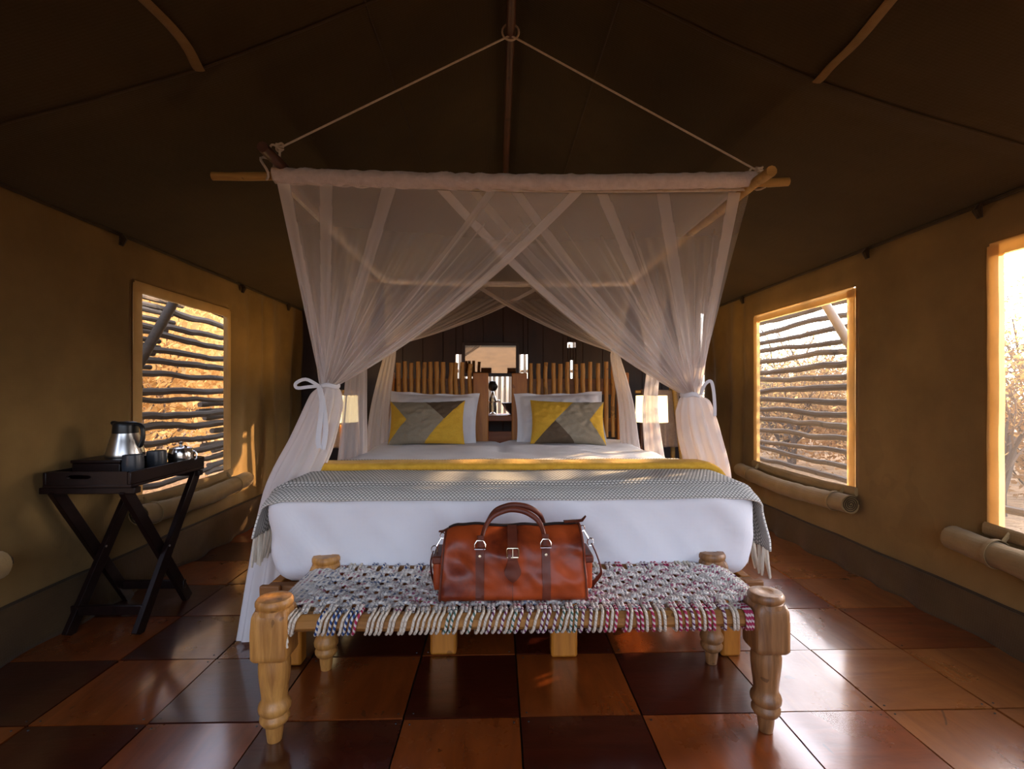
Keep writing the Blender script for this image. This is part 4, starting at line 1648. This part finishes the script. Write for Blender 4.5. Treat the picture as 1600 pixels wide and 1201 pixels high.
for k in range(nb):
    x = lerp(bx0 + .10, bx1 - .09, k / (nb - 1)) + random.uniform(-.008, .008)
    mt = 'r_blue' if .06 < k / nb < .22 else ('r_cream' if k / nb < .62 else random.choice(['r_red', 'r_red', 'r_plum', 'r_cream']))
    for q in range(2 if random.random() < .75 else 1):
        wrap(x + q * .012, by1, zc + .008, .25 if x < .1 else -.55, mt)
for x0_, sl in ((bx0 + .012, 0), (bx1 - .002, 0)):
    for k in range(9):
        y = lerp(by0 + .075, by1 - .075, k / 8)
        o = bpy.data.objects.new('cord_wrap', loop_mesh(0))
        COL.objects.link(o)
        o.parent = bn
        o.location = Vector((x0_, y, zc + .004)) - ORIGIN[bn.name]
        o.rotation_euler = (0, 0, R(90))
        o.material_slots[0].link = 'OBJECT'
        o.material_slots[0].material = M['r_cream' if k % 3 else 'r_plum']

SZ = .362


def seat_z(x, y):
    u = (x - bx0) / (bx1 - bx0)
    v = (y - by0) / (by1 - by0)
    return SZ + .014 - .022 * max(0, math.sin(math.pi * min(1, max(0, u)))) ** .5 * max(0, math.sin(math.pi * min(1, max(0, v)))) ** .5


# long bundles, three cords each
m = MB()
nbun = 8
for b in range(nbun):
    y0 = lerp(by0 + .055, by1 - .055, b / (nbun - 1))
    for q in (-1, 0, 1):
        path = []
        n = 150
        for i in range(n + 1):
            u = i / n
            x = lerp(bx0 - .022, bx1 + .022, u)
            ex = min(u, 1 - u)
            fan = 1 + .5 * max(0, 1 - ex / .10)
            y = y0 + q * .0088 * fan
            ph = math.sin(x * 2 * math.pi / .074 + b * math.pi)
            amp = .0062 * min(1, ex / .08)
            z = seat_z(x, y) + amp * ph + .0015 * nz(x * 40, y * 60)
            if ex < .03: z = seat_z(x, y) - (.03 - ex) / .03 * .020 + .006
            path.append((x, y + .0012 * nz(x * 30, b, q), z))
        m.tube(path, .0056, 6, cap=False)
sw = m.build('seat_weave', M['r_seat'], bn, ang=0)
tag(sw, kind='stuff')
m = MB()
nw = 34
for k in range(nw):
    x0_ = bx0 + .085 + k * .037 * (bx1 - bx0 - .17) / (.037 * (nw - 1))
    for q in (-1, 1):
        path = []
        n = 60
        for i in range(n + 1):
            v = i / n
            y = lerp(by0 - .008, by1 + .008, v)
            x = x0_ + q * .0056 + .001 * nz(y * 40, k)
            step = (by1 - by0 - .11) / (nbun - 1)
            ph = math.sin((y - by0 - .055) * math.pi / step + math.pi / 2 + k * math.pi)
            ez = min(v, 1 - v)
            z = seat_z(x, y) - .0062 * ph * min(1, ez / .12) * (1 if True else 0)
            if ez < .07: z = lerp(RZ1 + .004, z, ez / .07)
            path.append((x, y, z))
        m.tube(path, .0054, 6, cap=False)
sw2 = m.build('cross_weave', M['r_seat'], bn, ang=0)
tag(sw2, kind='stuff')
m = MB()
for q in range(5):
    a = Vector((fx[0] + .004, by0 - .034, RZ0 + .004))
    m.tube([a, a + Vector((random.uniform(-.006, .008), -.004, -.018)), a + Vector((random.uniform(-.010, .012), -.004, -.034))], .0036, 5)
m.build('cord_end', M['cream'], bn)

# ------------------------------------------------------------------ leather bag
gx, gy, gz = pt(802, 900, 1.52).x, 1.588, .3745
GW, GD, GH = .452, .205, .208
bag = thing('travel_bag', (gx, gy, gz), 'tan brown leather travel bag standing on the woven bench', 'bag')


def bag_half(zn):
    """half depth at relative height"""
    if zn < .08: return GD / 2 * (.90 + .10 * math.sin(zn / .08 * math.pi / 2))
    if zn < .62: return GD / 2 * (1 - .10 * (zn - .08) / .54)
    q = (zn - .62) / .38
    return GD / 2 * .90 * max(.0, 1 - q ** 2.2 * .80)


def bag_pt(u, zn, sgn):
    s = u * 2 - 1
    hw = GW / 2 * (1 - .055 * zn)
    x = s * hw
    e = max(0, (abs(s) - .90) / .10)
    hd = bag_half(zn) * (1 - .10 * e * e)
    cr = .013 * nz(s * 2.3, zn * 2.2, 3 + sgn) + .008 * nz(s * 5 + zn * 3, zn * 5, 8)
    dent = -.020 * math.exp(-((abs(s) - .74) / .17) ** 2 - ((zn - .60) / .20) ** 2)
    bul = .010 * math.sin(math.pi * min(1, zn * 1.2)) * (1 - s * s)
    y = sgn * (hd + cr * min(1, zn * 4) + dent + bul)
    z = GH * zn + .007 * nz(s * 3, 5) * zn - .022 * zn * max(0, (-s - .80) / .20) ** 1.5 - .012 * zn * max(0, 1 - (s / .9) ** 2) * .6
    return Vector((gx + x, gy + y, gz + max(0, z)))


NU, NZ = 60, 34
m = MB()
ring_n = (NZ + 1) * 2


def bag_loop(u, v):
    k = v * (ring_n - 1)
    i = int(round(k))
    return bag_pt(u, i / NZ, -1) if i <= NZ else bag_pt(u, (ring_n - 1 - i) / NZ, 1)


m.grid(NU, ring_n - 1, bag_loop)
W = NU + 1
bot0, bot1 = 0, (ring_n - 1) * W
for i in range(NU): m.face([bot1 + i, bot1 + i + 1, bot0 + i + 1, bot0 + i])
for i in (0, NU): m.face([j * W + i for j in range(ring_n)])
body = m.build('body', M['leather'], bag, ang=55)


def face_y(x, z, lift=.0):
    """front surface of the bag at a place"""
    zn = max(0, min(1, z / GH))
    hw = GW / 2 * (1 - .055 * zn)
    p = bag_pt((x / hw + 1) / 2, zn, -1)
    return p.y - lift


# piping around both ends
for u in (.012, .988):
    m = MB()
    path = [bag_loop(u, j / (ring_n - 1)) for j in range(0, ring_n, 2)]
    c = sum(path, Vector()) / len(path)
    path = [c + (p_ - c) * 1.012 for p_ in path]
    m.tube(path, .0034, 6, closed=True)
    m.build('piping', M['leather_d'], bag)
# zip along the ridge
m = MB()
m.tube([bag_pt(lerp(.03, .97, i / 30), 1, -1) * .5 + bag_pt(lerp(.03, .97, i / 30), 1, 1) * .5 + Vector((0, 0, .002)) for i in range(31)], .0105, 8, sq=(.35, 1), up=(0, 0, 1))
m.build('zip', M['zip'], bag)
for u, sg in ((.0, -1), (1., 1)):
    a = (bag_pt(u, 1, -1) + bag_pt(u, 1, 1)) / 2
    m = MB()
    m.tube([a + Vector((-sg * .05, 0, .004)), a + Vector((-sg * .01, 0, .006)), a + Vector((sg * .008, 0, .008 if sg > 0 else -.002)), a + Vector((sg * .020, 0, .022 if sg > 0 else -.002))], [.017, .017, .015, .009], 8, sq=(.18, 1), up=(0, 0, 1))
    m.build('end_tab', M['leather_d'], bag)


def patch(name, x0, x1, z0, z1, mt, th=.004, n=14, shape=None, parent=None):
    """strap lying on the front of the bag, x and z from its base centre"""
    m = MB()

    def fn(lift):
        def g(u, v):
            z = lerp(z0, z1, v)
            xa, xb = (x0, x1) if not shape else shape(v, x0, x1)
            x = lerp(xa, xb, u)
            return Vector((gx + x, face_y(x, z, lift), gz + z))
        return g
    m.grid(4, n, fn(th))
    m.grid(4, n, fn(-.002))
    nn = 5 * (n + 1)
    for v in range(n):
        for i in (0, 4):
            a = v * 5 + i
            m.face([a, a + 5, nn + a + 5, nn + a])
    for i in range(4):
        for v in (0, n):
            a = v * 5 + i
            m.face([a, a + 1, nn + a + 1, nn + a])
    return m.build(name, mt, parent or bag, ang=35)


PX = 1.478 / F
for s, cx in ((-1, (749 - 802) * PX), (1, (853.5 - 802) * PX)):
    st = patch('strap', cx - .0125, cx + .0125, .004, .158, M['leather_d'])
    zr = .150
    m = MB().lathe([(0, .003), (.004, .0025), (.0045, 0)], (0, 0, 0), 12)
    y = face_y(cx, zr - .012, .004)
    m.v = [Vector((gx + cx + q.x, y - q.z, gz + zr - .012 + q.y)) for q in m.v]
    m.build('rivet', M['brass'], st)
    m = MB()
    y = face_y(cx, zr + .012, .009)
    dd = [(-.016, -.008), (.016, -.008), (.0155, .006), (.009, .017), (-.009, .017), (-.0155, .006)]
    m.tube([Vector((gx + cx + a, y + .002 * b / .02, gz + zr + .014 + b)) for a, b in dd], .0018, 6, closed=True)
    m.build('ring', M['chrome'], st)
# handles
for k, (yo, dz) in enumerate(((-.030, 0), (.035, .004))):
    m = MB()
    xa, xb = (757 - 802) * PX, (849 - 802) * PX
    base = .175
    pts = []
    a0 = Vector((gx + (750 - 802) * PX, face_y(-.09, .172, .007) if k == 0 else gy + .06, gz + .172))
    b0 = Vector((gx + (853 - 802) * PX, face_y(.09, .172, .007) if k == 0 else gy + .06, gz + .172))
    off = Vector((.006 * k, yo, 0))
    pts = [a0, Vector((gx + xa - .002, gy + yo * 1.5, gz + .205)), Vector((gx + (768 - 802) * PX, gy + yo, gz + .236 + dz)), Vector((gx + (788 - 802) * PX, gy + yo * .8, gz + .253 + dz)), Vector((gx + .004, gy + yo * .7, gz + .256 + dz)),
           Vector((gx + (824 - 802) * PX, gy + yo * .8, gz + .248 + dz)), Vector((gx + (842 - 802) * PX, gy + yo, gz + .226 + dz)), Vector((gx + xb + .002, gy + yo * 1.5, gz + .202)), b0]
    if k: pts = [p_ + Vector((.010, 0, 0)) for p_ in pts]
    path = spline(pts, 48)
    rr = [.0065 + .0035 * math.sin(math.pi * i / 48) for i in range(49)]
    m.tube(path, rr, 10, sq=(.9, .9))
    h = m.build('handle', M['leather_d'], bag)
    for q in (a0, b0):
        m = MB()
        m.tube([q + Vector((0, -.001, -.012)), q + Vector((0, -.001, .022))], .0105, 8, sq=(.35, 1), up=(0, 1, 0))
        for s2 in (-1, 1): m.tube([q + Vector((s2 * .005, -.003, .012)), q + Vector((s2 * .005, -.0058, .012))], .0026, 8)
        m.build('handle_end', M['leather_d'], h)
# centre strap, buckle and shield-shaped tip
cx = (800.5 - 802) * PX
cs = patch('belt', cx - .0145, cx + .0145, .110, .207, M['leather_d'], .0045)


def shield(v, a, b):
    w_ = [(0, .0005), (.16, .55), (.36, .98), (.52, 1.0), (.75, .78), (1, .56)]
    for (t0, s0), (t1, s1) in zip(w_, w_[1:]):
        if v <= t1 + 1e-9:
            k = lerp(s0, s1, (v - t0) / (t1 - t0)); break
    mid = (a + b) / 2
    return mid - (b - a) / 2 * k, mid + (b - a) / 2 * k


patch('belt_tip', cx - .0245, cx + .0245, .058, .128, M['leather_d'], .0075, 20, shield)
y = face_y(cx, .150, .010)
m = MB()
rc = [(-.0165, -.013), (.0165, -.013), (.0175, -.010), (.0175, .011), (.0145, .014), (-.0145, .014), (-.0175, .011), (-.0175, -.010)]
m.tube([Vector((gx + cx + a, y, gz + .148 + b)) for a, b in rc], .0022, 8, closed=True)
m.tube([Vector((gx + cx, y - .002, gz + .162)), Vector((gx + cx, y - .002, gz + .134))], .0016, 6)
m.build('buckle', M['brass'], bag)
# seam below the tip
m = MB()
m.tube([Vector((gx + cx, face_y(cx, z, .0006), gz + z)) for z in [.004 + .054 * i / 10 for i in range(11)]], .0010, 5)
m.build('seam', M['leather_d'], bag)
# end pockets
for sg in (-1, 1):
    m = roundbox(gx + sg * (GW / 2 + .006) - .014, gx + sg * (GW / 2 + .006) + .014, gy - .062, gy + .062, gz + .018, gz + .118, .011, 6)
    pk = m.build('end_pocket', M['leather'], bag)
    xf = gx + sg * (GW / 2 + .006)
    MB().box(xf - .016, xf + .016, gy - .066, gy + .066, gz + .100, gz + .124).build('flap', M['leather_d'], pk, bevel=.006)
# shoulder strap with swivel clips
for sg in (-1, 1):
    a = (bag_pt(0 if sg < 0 else 1, .93, -1) + bag_pt(0 if sg < 0 else 1, .93, 1)) / 2 + Vector((sg * .006, -.01, 0))
    e = a + Vector((sg * .030, -.01, -.050))
    m = MB()
    m.tube([a + Vector((.008 * math.cos(t), 0, .009 * math.sin(t))) for t in [k * math.pi / 6 for k in range(12)]], .0016, 5, closed=True)
    m.tube([a.lerp(e, .16), a.lerp(e, .5), a.lerp(e, .62)], [.0026, .0034, .005], 8)
    m.tube([a.lerp(e, .82) + Vector((.010 * math.cos(t), 0, .012 * math.sin(t))) for t in [k * math.pi / 6 for k in range(12)]], .0018, 5, closed=True)
    m.build('clip', M['chrome'], bag)
    top = a.lerp(e, .95)
    m = MB()
    if sg < 0:
        pth = [top, top + Vector((-.008, .0, -.03)), top + Vector((-.006, .01, -.075)), top + Vector((.004, .03, -.115)), Vector((top.x + .010, gy + .06, gz + .012))]
    else:
        pth = [top, top + Vector((.012, 0, -.025)), top + Vector((.026, .0, -.065)), top + Vector((.030, .004, -.092)), top + Vector((.018, .006, -.112)), Vector((top.x + .0, gy - .005, gz + .012)), Vector((top.x - .006, gy + .06, gz + .012))]
    m.tube(spline(pth, 30), .0125, 8, sq=(.20, 1), up=(0, 1, 0) if False else (1, 0, .15))
    m.build('shoulder_strap', M['leather_d'], bag)

# ------------------------------------------------------------------ tray stand on the left
TX0, TX1, TY0, TY1, TZ = -1.805, -1.462, 2.03, 2.53, .618
ts = thing('tray_stand', ((TX0 + TX1) / 2, (TY0 + TY1) / 2, 0), 'dark folding butler tray stand with crossed legs by the left wall', 'stand')


def bar(a, b, w_, d_):
    a, b = Vector(a), Vector(b)
    m = MB()
    m.tube([a, b], 1.0, 4, sq=(w_ * .7071, d_ * .7071), up=(1, 0, 0), twist0=math.pi / 4)
    return m


for x in (TX0 + .03, TX1 - .035):
    for (ya, yb, dx) in ((TY0 + .03, 2.47, .0), (TY1 - .03, 2.10, .021)):
        bar((x + dx - .010, ya, TZ - .012), (x + dx - .010, yb, .0), .022, .050).build('leg', M['tray'], ts, smooth=False, bevel=.002)
    m = MB().tube([(x - .022, 2.285, .31), (x + .024, 2.285, .31)], .005, 10)
    m.build('pivot_bolt', M['steel'], ts)
for y in (TY0 + .035, TY1 - .035):
    MB().box(TX0 - .03, TX1 + .004, y - .018, y + .018, TZ - .028, TZ - .002).build('top_bar', M['tray'], ts, bevel=.003)
for y, z in ((2.145, .085), (2.425, .085)):
    MB().box(TX0 + .02, TX1 - .03, y - .010, y + .010, z - .02, z + .02).build('stretcher', M['tray'], ts, bevel=.003)

tr = thing('serving_tray', ((TX0 + TX1) / 2, (TY0 + TY1) / 2, TZ), 'dark wooden serving tray with cut-out handles on the stand', 'tray')
MB().box(TX0, TX1, TY0, TY1, TZ, TZ + .012).build('bottom', M['tray'], tr, bevel=.002)
for x in (TX0, TX1 - .014):
    MB().box(x, x + .014, TY0, TY1, TZ + .012, TZ + .062).build('side', M['tray'], tr, bevel=.003)


def slotted(y):
    """end board with an oval hand slot"""
    m = MB()
    x0, x1, z0, z1 = TX0 + .014, TX1 - .014, TZ + .012, TZ + .064
    cx_, cz_ = lerp(x0, x1, .40), lerp(z0, z1, .60)
    n = 32
    for yy in (y, y + .013):
        for k in range(n):
            a = 2 * math.pi * k / n
            ca, sa = math.cos(a), math.sin(a)
            m.v.append(Vector((cx_ + .048 * math.copysign(abs(ca) ** .7, ca), yy, cz_ + .0085 * math.copysign(abs(sa) ** .7, sa))))
        for k in range(n):
            a = 2 * math.pi * k / n
            ca, sa = math.cos(a), math.sin(a)
            q = 1 / max(abs(ca), abs(sa))
            X = cx_ + (ca * q * ((x1 - cx_) if ca > 0 else (cx_ - x0)))
            Z = cz_ + (sa * q * ((z1 - cz_) if sa > 0 else (cz_ - z0)))
            m.v.append(Vector((X, yy, Z)))
    for k in range(n):
        k2 = (k + 1) % n
        m.face([k, k2, n + k2, n + k])
        m.face([2 * n + k, 3 * n + k, 3 * n + k2, 2 * n + k2])
        m.face([k, 2 * n + k, 2 * n + k2, k2])
        m.face([n + k, n + k2, 3 * n + k2, 3 * n + k])
    return m


slotted(TY0).build('end', M['tray'], tr, ang=30)
slotted(TY1 - .013).build('end', M['tray'], tr, ang=30)
TB = TZ + .012
m = MB().box(TX0 + .022, -1.585, 2.14, 2.42, TB, TB + .070)
bx = m.build('tea_box', M['tray'], bevel=.004)
tag(bx, 'dark wooden box under the kettle at the tray back', 'box')
MB().box(TX0 + .018, -1.581, 2.136, 2.424, TB + .071, TB + .084).build('lid', M['tray'], bx, bevel=.003)
BT = TB + .084
k0 = pt(198, 700, 2.22)
kx, ky = k0.x, 2.26
kt = thing('kettle', (kx, ky, BT), 'brushed steel kettle with black lid and handle on the tray', 'kettle')
MB().lathe([(0, 0), (.070, 0), (.073, .006), (.0715, .016), (.058, .072), (.047, .105), (.047, .108)], (kx, ky, BT), 40).build('body', M['steel'], kt)
MB().lathe([(.0480, .104), (.0482, .112), (.0465, .135), (.0455, .146), (.040, .152), (.022, .156), (.0, .157)], (kx, ky, BT), 36).build('lid', M['black'], kt)
m = MB()
hh = spline([(kx + .040, ky, BT + .143), (kx + .066, ky - .004, BT + .140), (kx + .079, ky - .006, BT + .120), (kx + .080, ky - .006, BT + .085), (kx + .072, ky - .006, BT + .052), (kx + .061, ky, BT + .045)], 24)
m.tube(hh, .0085, 10, sq=(1, 1.2))
m.build('handle', M['black'], kt)
m = MB()
m.tube([(kx - .032, ky, BT + .140), (kx - .052, ky, BT + .148), (kx - .059, ky, BT + .150)], [.016, .011, .008], 10)
m.build('spout', M['black'], kt)
for i, (px, c, lab) in enumerate(((208, 2.115, 'charcoal cup nearest on the tray, right in front of the kettle'), (245, 2.26, 'charcoal cup between the kettle and the steel sugar pot'))):
    q = pt(px, 716, c)
    o = MB().lathe([(0, 0), (.028, 0), (.032, .004), (.0385, .035), (.0395, .065), (.037, .104), (.0355, .104), (.0365, .06), (.034, .03), (.0, .008)], (q.x, q.y, TB), 32).build('cup', M['mug'])
    tag(o, lab, 'cup', 'charcoal cups')
q = pt(283, 700, 2.40)
sp = thing('sugar_pot', (q.x, q.y, TB), 'small shiny steel lidded pot at the far end of the tray', 'pot')
MB().lathe([(0, 0), (.044, 0), (.050, .006), (.0535, .03), (.054, .055), (.050, .074), (.048, .078)], (q.x, q.y, TB + .018), 36).build('body', M['chrome'], sp)
MB().lathe([(.0, -.018 + .018), (.040, 0), (.040, .012), (.046, .019), (.0, .019)], (q.x, q.y, TB), 24).build('foot', M['chrome'], sp)
lid = MB().lathe([(.0495, .077), (.047, .083), (.030, .090), (.010, .093), (.006, .094), (.006, .1), (.011, .106), (.009, .112), (0, .114)], (q.x, q.y, TB + .018), 32).build('lid', M['chrome'], sp)
m = MB()
m.tube(spline([(q.x + .048, q.y, TB + .085), (q.x + .070, q.y, TB + .082), (q.x + .072, q.y, TB + .05), (q.x + .052, q.y, TB + .04)], 16), .004, 8)
m.build('handle', M['chrome'], sp)
m = MB()
m.tube([(q.x + .020, q.y - .010, TB + .102), (q.x + .026, q.y - .012, TB + .112), (q.x + .033, q.y - .012, TB + .104)], .005, 7)
m.build('hinge', M['chrome'], sp)

# ------------------------------------------------------------------ sampling aids for the daylight openings
portal('portal_front', ((XL + XR) / 2, YF - .02, 1.0), (R(90), 0, 0), 4.0, 2.6)
for k, (sd, y0, y1, z0, z1) in WIN.items():
    portal('portal_window', ((XL - .03) if sd == 'left' else (XR + .03), (y0 + y1) / 2, (z0 + z1) / 2), (0, R(-90) if sd == 'left' else R(90), 0), z1 - z0, y1 - y0)
